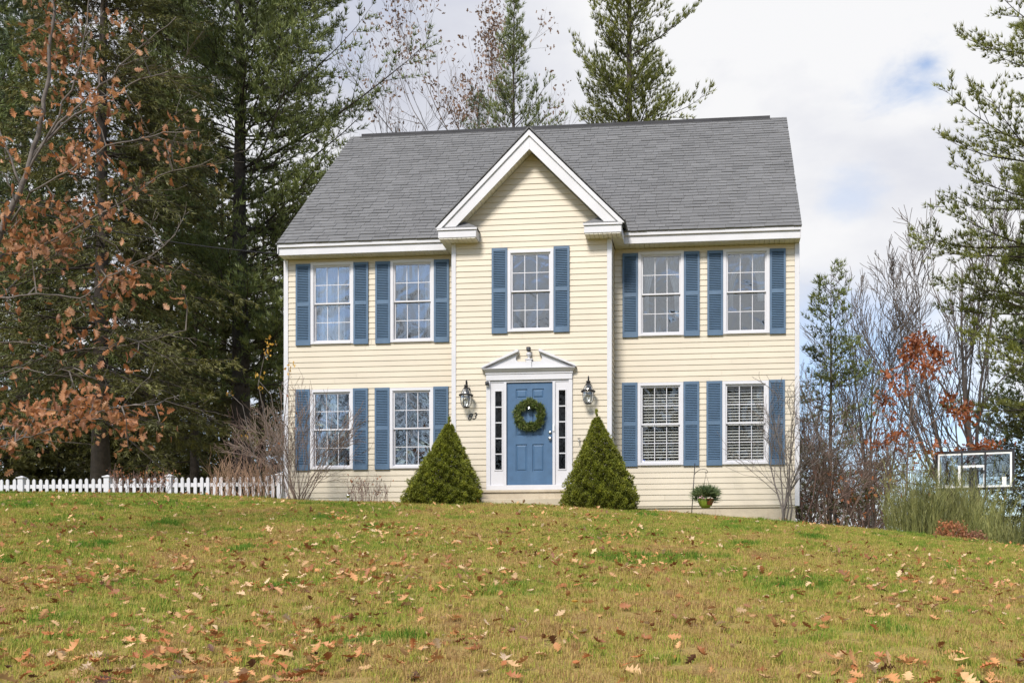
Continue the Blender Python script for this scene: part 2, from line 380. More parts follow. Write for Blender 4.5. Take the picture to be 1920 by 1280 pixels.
# the bay's side walls, the end walls and the back, with their courses joined
mb = MB()
mb.box(BL+.012, BL+.12, BY+.121, .003, -.02, SOF+.02); mb.box(BR-.12, BR-.012, BY+.121, .003, -.02, SOF+.02)
z = .02
while z < SOF:
    for x, sg in ((BL+.012, -1), (BR-.012, 1)):
        xo = x+sg*.014; xi = x+sg*.002
        V = [(xo,BY+.03,z),(xo,0,z),(xi,0,z+EXPO),(xi,BY+.03,z+EXPO),(x,BY+.03,z),(x,0,z)]
        mb.add(V, [(0,1,2,3),(4,5,1,0)])
    z += EXPO
obj('bay_side', mb, M_SIDING, house)
RY, RZ = 3.90, 9.70         # ridge
YB = 2*RY                   # back of the house
mb = MB()
for x0, x1 in ((XL+.012, XL+.12), (XR-.12, XR-.012)):
    P = [(.131, -.02), (YB-.13, -.02), (YB-.13, 5.45), (RY, RZ-.16), (.131, 5.45)]
    V = [(x0, a, b) for a, b in P] + [(x1, a, b) for a, b in P]
    mb.add(V, [(i, (i+1) % 5, 5+(i+1) % 5, 5+i) for i in range(5)]); b0 = mb.n-10
    mb.f.append(np.array([(0,2,1),(0,3,2),(0,4,3),(5,6,7),(5,7,8),(5,8,9)])+b0); mb.t.append(np.full(6, .5))
mb.box(XL+.012, XR-.012, YB-.129, YB, -.02, 5.4)
obj('end_wall', mb, M_SIDING, house)
mb = MB(); z = .02
while z < RZ-.3:
    lo, hi = (0.0, YB) if z < 5.4 else (z-5.55+.02, YB-(z-5.55)-.02)
    for x, sg in ((XL+.012, -1), (XR-.012, 1)):
        xo = x+sg*.014; xi = x+sg*.002
        mb.add([(xo,lo,z),(xo,hi,z),(xi,hi,z+EXPO),(xi,lo,z+EXPO),(x,lo,z),(x,hi,z)], [(0,1,2,3),(4,5,1,0)])
    z += EXPO
obj('end_siding', mb, M_SIDING, house, kind='stuff')
# rooms behind the windows
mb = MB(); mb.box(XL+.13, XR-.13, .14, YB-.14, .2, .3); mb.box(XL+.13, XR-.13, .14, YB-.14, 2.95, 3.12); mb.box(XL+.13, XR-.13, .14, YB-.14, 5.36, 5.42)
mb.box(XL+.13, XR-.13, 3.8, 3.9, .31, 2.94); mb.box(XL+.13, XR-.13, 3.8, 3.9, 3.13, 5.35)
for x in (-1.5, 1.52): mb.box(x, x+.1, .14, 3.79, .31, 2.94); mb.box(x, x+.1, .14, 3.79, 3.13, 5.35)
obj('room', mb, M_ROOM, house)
# foundation
mb = MB(); mb.box(XL+.05, XR-.05, .03, YB-.05, -2.6, -.022); mb.box(BL+.06, BR-.06, BY+.05, .028, -1.5, -.022)
obj('foundation', mb, M_CONC, house)
# corner boards
mb = MB()
for x0, x1, y in ((XL-.03, XL+.065, -.028), (XR-.065, XR+.03, -.028), (BL-.002, BL+.088, BY-.028), (BR-.092, BR+.002, BY-.028)):
    m1 = MB(); m1.box(x0, x1, y, y+.03, -.0, SOF-.004)
    sx = x0 if x0 < 0 else x1
    if x0 < 0: m1.box(x0-.0, x0+.012, y+.03, y+.12, 0, SOF-.004)
    else: m1.box(x1-.012, x1, y+.03, y+.12, 0, SOF-.004)
    obj('corner_board', m1, M_WHITE, house, bevel=.004)
# fascia, soffit
for x0, x1 in ((XL-.02, -1.80), (1.865, XR+.03)):
    m1 = MB(); m1.box(x0, x1, -.30, -.275, SOF+.0, 5.43); obj('fascia', m1, M_WHITE, house, bevel=.004)
    m1 = MB(); m1.box(x0, x1, -.335, -.276, 5.432, 5.505); obj('drip_edge', m1, M_WHITE, house, bevel=.006)
    m1 = MB()
    n = int((x1-x0)/.1)
    for i in range(n): a = x0+(x1-x0)*i/n; m1.box(a, a+(x1-x0)/n-.008, -.274, .02, SOF+.004, SOF+.02)
    m1.box(x0, x1, -.274, .02, SOF+.021, SOF+.03)
    obj('soffit', m1, M_SOFFIT, house)
for x0, x1, side in ((-1.80, -1.03, -1), (1.13, 1.865, 1)):
    m1 = MB(); m1.box(x0, x1, BY-.30, BY-.0, SOF+.022, 5.445)
    xa, xb = (x0, BL-.001) if side < 0 else (BR+.001, x1)
    m1.box(xa, xb, BY+.001, -.0, SOF+.022, 5.445)
    ret = obj('eave_return', m1, M_WHITE, house, bevel=.005)
    m1 = MB(); m1.box(x0-.02, x1+.02, BY-.325, BY-.302, 5.447, 5.49); m1.box(x0+.004, x1-.004, BY-.30, BY-.0, 5.447, 5.475); obj('drip_edge', m1, M_WHITE, ret)
    m1 = MB()
    n = 8
    for i in range(n): a = x0+.015+(x1-x0-.03)*i/n; m1.box(a, a+(x1-x0-.03)/n-.008, BY-.285, BY-.01, SOF+.0, SOF+.02)
    n = 6
    for i in range(n): a = BY+(0-BY)*i/n; m1.box(xa+.01, xb, a, a+(-BY)/n-.008, SOF+.0, SOF+.02)
    obj('soffit', m1, M_SOFFIT, ret)
    m1 = MB(); ap = ((x0+x1)/2+.02*side, BY-.015, 5.76); q = 5.49
    A, B, Cc, D = (x0-.02, BY-.33, q), (x1+.02, BY-.33, q), (x1+.02, BY-.015, q), (x0-.02, BY-.015, q)
    m1.add([A, B, Cc, D, ap], [(0,1,4),(1,2,4),(2,3,4),(3,0,4)]); m1.add([A, B, Cc, D], [(0,3,2,1)])
    obj('return_roof', m1, M_SHING, ret)
# roof decks
def slab(mb, P, thick):
    """quad P (counter-clockwise seen from outside) given a thickness inwards"""
    P = np.array(P, float); n = np.cross(P[1]-P[0], P[2]-P[0]); n /= np.linalg.norm(n)
    mb.hexa(np.concatenate([P-n*thick, P]))
RXL, RXR = XL-.03, XR+.045
mb = MB()
EZ = 5.515; EYF = -.345
slab(mb, [(RXL, EYF, EZ), (RXR, EYF, EZ), (RXR, RY, RZ), (RXL, RY, RZ)], .03)
slab(mb, [(RXR, YB+.34, EZ), (RXL, YB+.34, EZ), (RXL, RY, RZ), (RXR, RY, RZ)], .03)
roof = obj('roof', mb, M_SHING, house)
mb = MB(); mb.box(XL+.25, XR-.35, RY-.09, RY+.09, RZ-.1, RZ+.014); obj('ridge_vent', mb, M_RIDGE, roof)
mb = MB()
for x0, x1 in ((RXL+.005, RXL+.02), (RXR-.02, RXR-.005)):
    for sg in (0, 1):
        ya, yb = (EYF, RY) if not sg else (YB-EYF, RY)
        o = .03*1.45
        V = [(x0,ya,EZ-o-.17),(x1,ya,EZ-o-.17),(x1,yb,RZ-o-.17),(x0,yb,RZ-o-.17),(x0,ya,EZ-o),(x1,ya,EZ-o),(x1,yb,RZ-o),(x0,yb,RZ-o)]
        mb.hexa(V)
obj('rake_board', mb, M_WHITE, house)
GA, GZ0, GHW = .04, 7.40, 1.885      # gable axis, apex height, half width of its roof
def shingle_rows(mb, O, U, V, Nn, wid, length, keep, seed, expo=.146):
    """overlapping tabs: O lower left corner, U along the eave, V up the slope, Nn outward"""
    r = np.random.default_rng(seed); Vs = []; T = []
    nrow = int(length/expo)+1
    for j in range(nrow):
        v0 = j*expo; v1 = min(v0+expo*1.25, length)
        x = -r.random()*.3
        while x < wid:
            w = r.uniform(.14, .36); a, b = max(x, 0), min(x+w-.006, wid); x += w
            if b-a < .03: continue
            if not keep((a+b)/2, v0+.07): continue
            th = r.uniform(.012, .022); dv = r.uniform(-.004, .004)
            for (uu, vv, hh) in ((a,v0+dv,.001),(b,v0+dv,.001),(b,v1,.001),(a,v1,.001),(a,v0+dv,th),(b,v0+dv,th),(b,v1,.003),(a,v1,.003)):
                Vs.append(O+U*uu+V*vv+Nn*hh)
            T.append(r.random())
    n = len(T); F0 = np.array([(4,5,6,7),(0,1,5,4),(1,2,6,5),(3,0,4,7)])
    F = (F0[None]+(np.arange(n)*8)[:,None,None]).reshape(-1, 4)
    mb.add(np.array(Vs), F, np.repeat(np.array(T), 4))
sq = math.sqrt(.5); slen = math.hypot(RY-EYF, RZ-EZ)
Vd = np.array([0, RY-EYF, RZ-EZ])/slen; Nd = np.array([0, -Vd[2], Vd[1]])
mb = MB()
def keep_front(u, v):
    x = RXL+u; zz = EZ+Vd[2]*v
    return not (abs(x-GA) < GZ0-zz-.06)
shingle_rows(mb, np.array([RXL-.005, EYF-.012, EZ-.01]), np.array([1.,0,0]), Vd, Nd, RXR-RXL+.01, slen, keep_front, 3)
obj('shingles', mb, M_SHING, roof, kind='stuff')
mb = MB(); YJ = EYF + (GZ0-EZ)/(RZ-EZ)*(RY-EYF)     # where the gable ridge meets the main slope
for sg in (-1, 1):
    zz = GZ0-GHW
    P = [(GA+sg*GHW, BY-.335, zz), (GA, BY-.335, GZ0), (GA, YJ+.05, GZ0), (GA+sg*GHW, EYF+.05, zz)]
    if sg > 0: P = P[::-1]
    P = [P[0], P[3], P[2], P[1]] if sg < 0 else [P[0], P[3], P[2], P[1]]
    slab(mb, P, .03)
groof = obj('gable_roof', mb, M_SHING, house)
mb = MB()
for sg in (-1, 1):
    U = np.array([0, 1.0, 0]); Vv = np.array([-sg*sq, 0, sq]); Nn = np.array([sg*sq, 0, sq])
    shingle_rows(mb, np.array([GA+sg*GHW, BY-.34, GZ0-GHW]), U, Vv, Nn, YJ-BY+.3, GHW/sq, lambda u, v: BY-.34+u < EYF+.1+(v*sq)*(YJ-EYF)/GHW, 5+sg)
obj('shingles', mb, M_SHING, groof, kind='stuff')
for sg in (-1, 1):
    yf = BY-.30
    def rb(o0, o1, y0, y1, x_end):
        m1 = MB(); zt = GZ0-.035
        P = [(GA, zt-o0), (GA+sg*x_end, zt-o0-x_end), (GA+sg*(x_end if o1-o0 < .15 else x_end-.0), zt-o1-x_end), (GA, zt-o1)]
        zc = 5.475
        if P[2][1] < zc:     # cut level on top of the return
            P = [P[0], (GA+sg*(zt-o0-zc), zc), (GA+sg*(zt-o1-zc), zc), P[3]]
        if sg < 0: P = P[::-1]
        m1.prism(P[::-1], y0, y1); return m1
    rk = obj('gable_rake', rb(.105, .37, yf, yf+.025, 1.86), M_WHITE, house, bevel=.003)
    obj('rake_trim', rb(.0, .11, yf-.03, yf+.022, 1.88), M_WHITE, rk, bevel=.003)
    m1 = MB()
    for i in range(24):
        s0, s1 = i/24*1.62, (i+1)/24*1.62-.006
        V = []
        for zo in (.345, .33):
            for s_, y_ in ((s0, yf+.026), (s1, yf+.026), (s1, BY), (s0, BY)): V.append((GA+sg*s_, y_, GZ0-zo-s_))
        m1.hexa(V)
    obj('rake_soffit', m1, M_SOFFIT, rk)

# ------------------------------------------------------------------ windows
PANES = {}
def window(cx, z0, z1, y):
    gm = M_CGLASS if z0 < 3 and cx > 2 else M_GLASS
    h = z1-z0; key = (round(h, 3), gm.name); o3 = np.array([cx, y, z0]); hw = WW/2
    if key not in PANES:
        d = {}
        mb = MB(); c = CAS
        mb.box(-hw, -hw+c, -.036, .03, 0, h); mb.box(hw-c, hw, -.036, .03, 0, h); mb.box(-hw+c, hw-c, -.036, .03, h-c, h); mb.box(-hw+c, hw-c, -.045, .03, 0, c*.8)
        iw = hw-c
        mb.box(-iw, -iw+.012, -.02, .075, c*.8, h-c); mb.box(iw-.012, iw, -.02, .075, c*.8, h-c); mb.box(-iw+.012, iw-.012, -.02, .075, h-c-.012, h-c); mb.box(-iw+.012, iw-.012, -.02, .075, c*.8, c*.8+.012)
        d['window'] = mb.mesh('window', M_VINYL)
        a0, a1 = c*.8+.012, h-c-.012; mid = (a0+a1)/2; jw = iw-.012; sf = .026
        def sash(zb, zt, yy):
            mb = MB(); mb.box(-jw, -jw+sf, yy, yy+.028, zb, zt); mb.box(jw-sf, jw, yy, yy+.028, zb, zt)
            mb.box(-jw+sf, jw-sf, yy, yy+.028, zb, zb+sf+.004); mb.box(-jw+sf, jw-sf, yy, yy+.028, zt-sf, zt); return mb
        d['upper_sash'] = sash(mid-.012, a1, .0).mesh('upper_sash', M_VINYL); d['lower_sash'] = sash(a0, mid+.016, .034).mesh('lower_sash', M_VINYL)
        mb = MB(); pl = []
        for zb, zt, yy in ((mid-.012+sf+.004, a1-sf, .012), (a0+sf+.004, mid+.016-sf, .046)):
            gx0, gx1 = -jw+sf, jw-sf; pw = (gx1-gx0)/3; ph = (zt-zb)/2; b = .007
            for i in (1, 2): mb.box(gx0+pw*i-b, gx0+pw*i+b, yy-.003, yy+.009, zb, zt)
            for i in range(3): mb.box(gx0+pw*i+(b if i else 0), gx0+pw*(i+1)-(b if i < 2 else 0), yy-.003, yy+.009, zb+ph-b, zb+ph+b)
            for i in range(3):
                for j in range(2): pl.append((gx0+pw*(i+.5), yy, zb+ph*(j+.5), pw-2*b, ph-2*b))
        d['muntin'] = mb.mesh('muntin', M_VINYL)
        pm = []
        for X, Y, Zz, w, hh in pl:
            m1 = MB(); m1.box(-w/2-.001, w/2+.001, 0, .004, -hh/2-.001, hh/2+.001); pm.append((m1, (X, Y, Zz)))
        me0 = pm[0][0].mesh('pane', gm); me1 = pm[6][0].mesh('pane', gm)
        d['panes'] = [((me0 if i < 6 else me1), p) for i, (q, p) in enumerate(pm)]
        PANES[key] = d
    d = PANES[key]
    w = link('window', d['window'], house, o3)
    for n in ('upper_sash', 'lower_sash', 'muntin'): link(n, d[n], w, o3)
    for me, p in d['panes']: link('pane', me, w, o3+np.array(p))
    return w
wobj = [window(*w) for w in WINS]
# shutters: stiles and rails, louvres joined
SHM = {}
def shutter(x0, z0, z1, y):
    w, h = .318, z1-z0; key = round(h, 3)
    if key not in SHM:
        mb = MB(); st = .04
        mb.box(0, st, -.045, -.014, 0, h); mb.box(w-st, w, -.045, -.014, 0, h)
        mb.box(st, w-st, -.044, -.014, 0, .10); mb.box(st, w-st, -.044, -.014, h-.06, h); mb.box(st, w-st, -.044, -.014, h*.48, h*.48+.075)
        mb.box(st, w-st, -.018, -.0142, .1, h-.06)
        a = mb.mesh('shutter', M_SHUT); mb = MB()
        for zb, zt in ((.10, h*.48), (h*.48+.075, h-.06)):
            n = int((zt-zb)/.034); s_ = (zt-zb)/n
            for i in range(n):
                q = zb+s_*i; mb.hexa([(st,-.040,q+.003),(w-st,-.040,q+.003),(w-st,-.020,q+.024),(st,-.020,q+.024),(st,-.040,q+.011),(w-st,-.040,q+.011),(w-st,-.020,q+.032),(st,-.020,q+.032)])
        SHM[key] = (a, mb.mesh('louvers', M_SHUT))
    a, b = SHM[key]; p = np.array([x0, y, z0])
    s_ = link('shutter', a, house, p); link('louvers', b, s_, p, kind='stuff')
for cx, z0, z1, y in WINS:
    zz = (z0-.022, z1-.022) if z0 > 3 else (z0-.02, z1+.01)
    if y == BY: zz = (z0-.03, z1+.045)
    for x in (cx-WW/2-.322, cx+WW/2+.004): shutter(x, zz[0], zz[1], y)

# ------------------------------------------------------------------ entrance
DX = -.006
mb = MB(); yf = BY-.05
for x0, x1 in ((-.885, -.80), (.785, .86)): mb.box(x0, x1, yf, BY+.1, .28, 2.50)
mb.box(-.885, .86, yf-.012, BY+.1, 2.503, 2.62)
mb.box(-.80, .785, yf+.02, BY+.12, 2.46, 2.50)
mb.box(-.87, .85, yf-.02, BY+.13, .28, .402)
for x0, x1 in ((-.525, -.472), (.462, .515)): mb.box(x0, x1, yf-.005, BY+.12, .404, 2.458)
frame = obj('door_frame', mb, M_WHITE, house, bevel=.005)
dops = [(DX+a, DX+b, c, d) for a, b in ((-.285, -.052), (.052, .285)) for c, d in ((2.145, 2.33), (1.39, 2.02), (.68, 1.225))]
yd = BY+.0; mb = MB()
for a, b, c, d in cells(-.466, .456, .410, 2.452, dops): mb.box(a, b, yd, yd+.045, c, d)
door = obj('door', mb, M_DOOR, house)
for a, b, c, d in dops:
    m1 = MB()
    def fr(e0, y0, e1, y1):
        V = [(a+e0,y0,c+e0),(b-e0,y0,c+e0),(b-e0,y0,d-e0),(a+e0,y0,d-e0),(a+e1,y1,c+e1),(b-e1,y1,c+e1),(b-e1,y1,d-e1),(a+e1,y1,d-e1)]
        m1.add(V, [(0,1,5,4),(1,2,6,5),(2,3,7,6),(3,0,4,7)])
    fr(0, yd+.002, .008, yd+.016); fr(.008, yd+.016, .02, yd+.016); fr(.02, yd+.016, .042, yd+.004)
    m1.add([(a+.042,yd+.004,c+.042),(b-.042,yd+.004,c+.042),(b-.042,yd+.004,d-.042),(a+.042,yd+.004,d-.042)], [(0,1,2,3)])
    obj('panel', m1, M_DOOR, door)
for zz, nm in ((1.455, 'deadbolt'), (1.335, 'knob')):
    m1 = MB(); pr = [(.001, 0), (.036, 0), (.036, .012), (.014, .016), (.014, .035), (.03, .045), (.031, .06), (.022, .072), (.001, .075)] if nm == 'knob' else [(.001,0),(.034,0),(.032,.02),(.02,.03),(.001,.032)]
    m1.lathe(pr, (0,0,0), 16)
    V = m1.v[0]; m1.v[0] = np.stack([V[:,0]+.405, yd-V[:,2], V[:,1]+zz], 1)
    obj(nm, m1, M_BRASS, door, smooth=True)
for x0, x1, g0, g1 in ((-.80, -.525, -.705, -.57), (.515, .785, .585, .72)):
    mb = MB()
    for a, b, c, d in cells(x0, x1, .404, 2.459, [(g0, g1, .72, 2.29)]): mb.box(a, b, yf+.03, BY+.09, c, d)
    sp = (2.29-.72)/5
    for i in range(1, 5): mb.box(g0, g1, yf+.034, yf+.062, .72+sp*i-.011, .72+sp*i+.011)
    for a, b in ((g0-.02, g0), (g1, g1+.02)): mb.box(a, b, yf+.018, yf+.0295, .70, 2.31)
    for c, d in ((.70, .72), (2.29, 2.31)): mb.box(g0, g1, yf+.018, yf+.0295, c, d)
    sd = obj('sidelight', mb, M_WHITE, house)
    for i in range(5):
        m1 = MB(); m1.box(g0, g1, yf+.046, yf+.05, .72+sp*i+.011*(i > 0), .72+sp*(i+1)-.011*(i < 4)); obj('pane', m1, M_DGLASS, sd)
# broken pediment
PX = -.012; y0 = BY-.085
mb = MB()
def tymp(sg):
    c = [(sg*a, b) for a, b in ((.235,2.868),(.262,2.905),(.268,2.945),(.250,2.985),(.222,3.02),(.200,3.05))]      # scroll edge of the opening
    # lower plate
    top = lambda x: 2.725+(.93-abs(x))*.478
    mb.hexa([(PX+min(0,sg*.9),y0+.02,2.725),(PX+max(0,sg*.9),y0+.02,2.725),(PX+max(0,sg*.9),BY,2.725),(PX+min(0,sg*.9),BY,2.725),
             (PX+(0 if sg > 0 else -.62),y0+.02,2.868),(PX+(.62 if sg > 0 else 0),y0+.02,2.868),(PX+(.62 if sg > 0 else 0),BY,2.868),(PX+(0 if sg > 0 else -.62),BY,2.868)])
    for (xa, za), (xb, zb) in zip(c, c[1:]):
        oa = sg*(.93-(za-2.725)/.478); ob = sg*(.93-(zb-2.725)/.478)
        pts = [(xa,za),(oa,za),(ob,zb),(xb,zb)]
        if abs(ob) < abs(xb): ob = xb
        V = [(PX+x,y,zz) for y in (y0+.02, BY) for x, zz in ((xa,za),(oa,za),(ob,zb),(xb,zb))]
        mb.add(V, [(0,1,2,3),(4,7,6,5),(0,3,7,4),(1,5,6,2)])
tymp(-1); tymp(1)
ped = obj('pediment', mb, M_WHITE, house)
mb = MB()
mb.box(PX-.885, PX+.885, y0+.01, BY+.003, 2.622, 2.655)
mb.hexa([(PX-.87,y0,2.657),(PX+.87,y0,2.657),(PX+.87,BY,2.657),(PX-.87,BY,2.657),(PX-.935,y0-.055,2.715),(PX+.935,y0-.055,2.715),(PX+.935,BY,2.715),(PX-.935,BY,2.715)])
mb.box(PX-.935, PX+.935, y0-.06, BY, 2.717, 2.73)
obj('cornice', mb, M_WHITE, ped, bevel=.003)
for sg in (-1, 1):
    m1 = MB(); e0, e1 = (.965, 2.732), (.20, 3.055)
    nvec = np.array([e0[1]-e1[1], e1[0]-e0[0]]); nvec /= -np.linalg.norm(nvec)
    if nvec[1] < 0: nvec = -nvec
    P = [(PX+sg*e0[0], e0[1]), (PX+sg*e1[0], e1[1]), (PX+sg*(e1[0]+.012), e1[1]+.052), (PX+sg*(e0[0]-.03), e0[1]+.046)]
    if sg > 0: P = P[::-1]
    m1.prism(P, y0-.045, BY); obj('raking_cornice', m1, M_WHITE, ped, bevel=.004)
mb = MB(); mb.box(PX-.055, PX+.055, y0-.01, BY, 2.732, 2.895); mb.box(PX-.075, PX+.075, y0-.02, BY, 2.897, 2.915)
mb.lathe([(.001,0),(.035,0),(.02,.02),(.03,.045),(.05,.08),(.05,.105),(.035,.13),(.001,.135)], (PX, BY-.07, 2.916), 14)
obj('urn', mb, M_WHITE, ped)
# concrete step
mb = MB(); mb.box(-1.0, .98, BY-.42, BY-.0, -.6, .265-.05); mb.box(-1.02, 1.0, BY-.45, BY-.0, .217, .268)
mb2 = MB(); mb2.box(-1.02, 1.0, BY-.75, BY-.425, -.6, .06)
step = obj('step', mb, M_CONC, house, bevel=.008); obj('step', mb2, M_CONC, house, bevel=.008)
# house number, cameras, doorbell, tap
def textmesh(txt, size, ext, shear=0.0):
    c = bpy.data.curves.new('t', 'FONT'); c.body = txt; c.size = size; c.extrude = ext; c.shear = shear; c.offset = -.002; c.resolution_u = 3
    o = bpy.data.objects.new('t', c); COL.objects.link(o); dg = bpy.context.evaluated_depsgraph_get(); dg.update()
    me = bpy.data.meshes.new_from_object(o.evaluated_get(dg)); bpy.data.objects.remove(o); return me
num = thing('house_number', 'black metal house number 83 on the siding below the left lantern', 'number', (-1.285, BY-.016, 1.73))
for ch, dx in (('8', 0), ('3', .098)):
    me = textmesh(ch, .19, .006, .35); me.transform(Matrix.Rotation(math.pi/2, 4, 'X')); me.materials.clear(); me.materials.append(M_BLACK)
    link('digit', me, num, np.array([-1.285+dx, BY-.018, 1.73+.012*(dx > 0)]))
def seccam(loc, label, s=1.0):
    t_ = thing('security_camera', label, 'camera', loc)
    x, y, z = loc; m1 = MB(); m1.box(x-.042*s, x+.042*s, y-.05, y+.03, z, z+.085*s); obj('body', m1, M_BLACK, t_, bevel=.015)
    m1 = MB(); m1.tube([(x, y-.056, z+.045*s), (x, y-.05, z+.045*s)], .022*s, 12); obj('lens', m1, M_LGLASS, t_)
    m1 = MB(); m1.tube([(x, y+.01, z-.02), (x, y+.01, z+.004)], .02, 8); obj('bracket', m1, M_BONE, t_)
seccam((PX, BY-.09, 3.06), 'small black camera on top of the urn over the front door')
seccam((-.852, BY-.09, 2.40), 'small black camera at the upper left corner of the door frame', .85)
m1 = MB(); m1.box(.472, .502, yf-.03, yf-.006, 1.47, 1.6); solo('doorbell', m1, M_BONE, 'small white doorbell on the door frame beside the deadbolt', 'doorbell', (.487, yf-.006, 1.47))
tap = thing('garden_tap', 'small garden tap on the siding left of the right cone spruce', 'tap', (.995, BY-.012, 1.25))
m1 = MB(); m1.tube([(.995, BY-.01, 1.29), (.995, BY-.07, 1.285), (.995, BY-.085, 1.25)], .013, 8); obj('spout', m1, M_BRASS, tap, smooth=True)
m1 = MB(); m1.tube([(.965, BY-.06, 1.315), (1.025, BY-.06, 1.315)], .008, 6); m1.tube([(.995, BY-.06, 1.29), (.995, BY-.06, 1.315)], .006, 6); obj('handle', m1, M_BLACK, tap)
# lanterns
def lantern(x, zt, label):
    y = BY-.17; z = zt-.55
    t_ = thing('wall_lantern', label, 'lantern', (x, BY-.012, zt-.3), 'lanterns beside the front door')
    m1 = MB(); m1.lathe([(.001,0),(.055,0),(.05,.02),(.001,.025)], (0,0,0), 14); V = m1.v[0]; m1.v[0] = np.stack([V[:,0]+x, BY-.012-V[:,2], V[:,1]+zt-.18], 1)
    obj('backplate', m1, M_BLACK, t_, smooth=True)
    P = [(x, BY-.03, zt-.18), (x, BY-.07, zt-.14), (x, BY-.09, zt-.04), (x, y+.04, zt-.005), (x, y, zt-.02), (x, y, zt-.10)]
    m1 = MB(); m1.tube(P, .011, 8); obj('arm', m1, M_BLACK, t_, smooth=True)
    m1 = MB(); m1.lathe([(.002,.45),(.035,.445),(.05,.425),(.03,.415),(.055,.37),(.052,.365),(.001,.37)], (x, y, z), 16); obj('cap', m1, M_BLACK, t_, smooth=True)
    m1 = MB(); m1.lathe([(.05,.37),(.085,.31),(.104,.245)], (x, y, z), 20); obj('upper_glass', m1, M_LGLASS, t_, smooth=True)
    m1 = MB(); m1.lathe([(.108,.222),(.142,.225),(.145,.238),(.142,.250),(.108,.247),(.108,.222)], (x, y, z), 24); obj('band', m1, M_BLACK, t_, smooth=True)
    m1 = MB(); m1.lathe([(.106,.222),(.108,.15),(.095,.06),(.06,.004)], (x, y, z), 20); obj('lower_glass', m1, M_LGLASS, t_, smooth=True)
    m1 = MB()
    for k in range(6):
        a = k*math.pi/3+.3; q = lambda r, h: (x+r*math.cos(a), y+r*math.sin(a), z+h)
        m1.tube([q(.052,.37), q(.087,.31), q(.107,.245), q(.111,.15), q(.098,.06), q(.06,0)], .0045, 5)
    m1.lathe([(.001,-.012),(.05,-.008),(.066,0),(.066,.01),(.001,.014)], (x, y, z), 16); obj('cage', m1, M_BLACK, t_)
    m1 = MB()
    for a in (0, 2.1, 4.2): m1.tube([(x+.03*math.cos(a), y+.03*math.sin(a), z+.014), (x+.03*math.cos(a), y+.03*math.sin(a), z+.12)], .011, 8)
    obj('candle', m1, M_BONE, t_)
lantern(-1.265, 2.505, 'black wall lantern left of the front door above the number 83')
lantern(1.195, 2.535, 'black wall lantern right of the front door above the right cone spruce')

# ------------------------------------------------------------------ curtains and blinds
def curtain(x0, x1, z0, z1, y, label, shape, folds=7, seed=0):
    nx_, nz = 40, 14; V = []
    for j in range(nz+1):
        for i in range(nx_+1):
            s_, t_ = i/nx_, j/nz; xx = shape(s_, t_, x0, x1)
            V.append((xx, y+.03*math.sin(s_*folds*2*math.pi+seed)*(.4+.6*t_)+.01*math.sin(s_*31+seed), z1-(z1-z0)*t_))
    F_ = [(j*(nx_+1)+i, j*(nx_+1)+i+1, (j+1)*(nx_+1)+i+1, (j+1)*(nx_+1)+i) for j in range(nz) for i in range(nx_)]
    m1 = MB(); m1.add(V, F_); return solo('curtain', m1, M_CURT, label, 'curtain', ((x0+x1)/2, y, z1), 'white curtains behind the windows', True)
st = lambda s_, t_, a, b: a+(b-a)*s_
def tied(side):
    def f(s_, t_, a, b):
        w = 1-.55*math.sin(min(t_/.75, 1)*math.pi/2)**1.5
        return (a+(b-a)*s_*w) if side < 0 else (b-(b-a)*(1-s_)*w)
    return f
curtain(-4.75, -4.13, 3.55, 5.15, .20, 'sheer white curtain behind the upper window nearest the left corner', st, 8)
curtain(-2.40, -2.17, 3.55, 5.15, .20, 'sheer white curtain at the right edge of the second upper window from the left', st, 4, 1)
curtain(-3.03, -2.2, 4.85, 5.15, .24, 'short white valance across the top of the second upper window from the left', st, 6, 2)
curtain(-4.75, -4.2, .9, 2.5, .20, 'white tied curtain behind the lower window nearest the left corner', tied(-1), 7, 3)
curtain(4.35, 4.72, 4.2, 5.15, .20, 'swept white curtain behind the upper window nearest the right corner', tied(1), 6, 4)
curtain(3.90, 4.25, 4.1, 5.15, .22, 'white curtain at the left edge of the upper window nearest the right corner', tied(-1), 5, 5)
curtain(2.18, 2.50, 4.0, 5.15, .22, 'white curtain behind the upper window right of the entrance gable', tied(-1), 5, 6)
curtain(2.66, 3.02, 3.9, 5.15, .22, 'second white curtain behind the upper window right of the entrance gable, on its right', tied(1), 5, 6.5)
curtain(2.15, 2.5, .95, 2.5, .25, 'tied curtain behind the blind of the lower window right of the entrance', tied(-1), 6, 7)
curtain(4.45, 4.74, .95, 2.5, .25, 'curtain behind the blind of the lower window nearest the right corner', st, 6, 8)
def blind(cx, label, zlow):
    t_ = thing('window_blind', label, 'blind', (cx, .12, 2.48), 'slatted blinds in the lower right windows')
    w = .385; m1 = MB(); m1.box(-w, w, -.002, .002, -.026, .026)
    me = None; z = 2.43; i = 0
    while z > zlow:
        if me is None:
            m1 = MB(); c, s_ = math.cos(.64), math.sin(.64)
            V = []
            for h in (-.0015, .0015):
                for yy in (-.025, .025):
                    for xx in ((-w, w) if yy < 0 else (w, -w)): V.append((xx, yy*c-h*s_, yy*s_+h*c))
            m1.hexa(V); me = m1.mesh('slat', M_BLIND)
        o = link('slat', me, t_, (cx, .12, z)); z -= .0585; i += 1
    m1 = MB(); m1.box(cx-w, cx+w, .095, .145, 2.45, 2.49); obj('headrail', m1, M_BLIND, t_)
    m1 = MB(); m1.box(cx-w, cx+w, .10, .14, zlow-.035, zlow-.01); obj('bottom_rail', m1, M_BLIND, t_)
    m1 = MB()
    for dx in (-.25, .25): m1.tube([(cx+dx, .09, 2.45), (cx+dx, .09, zlow-.01)], .002, 4)
    obj('cord', m1, M_BLIND, t_)
blind(2.58, 'white slatted blind in the lower window right of the entrance', .98)
blind(4.30, 'white slatted blind in the lower window nearest the right corner', .93)
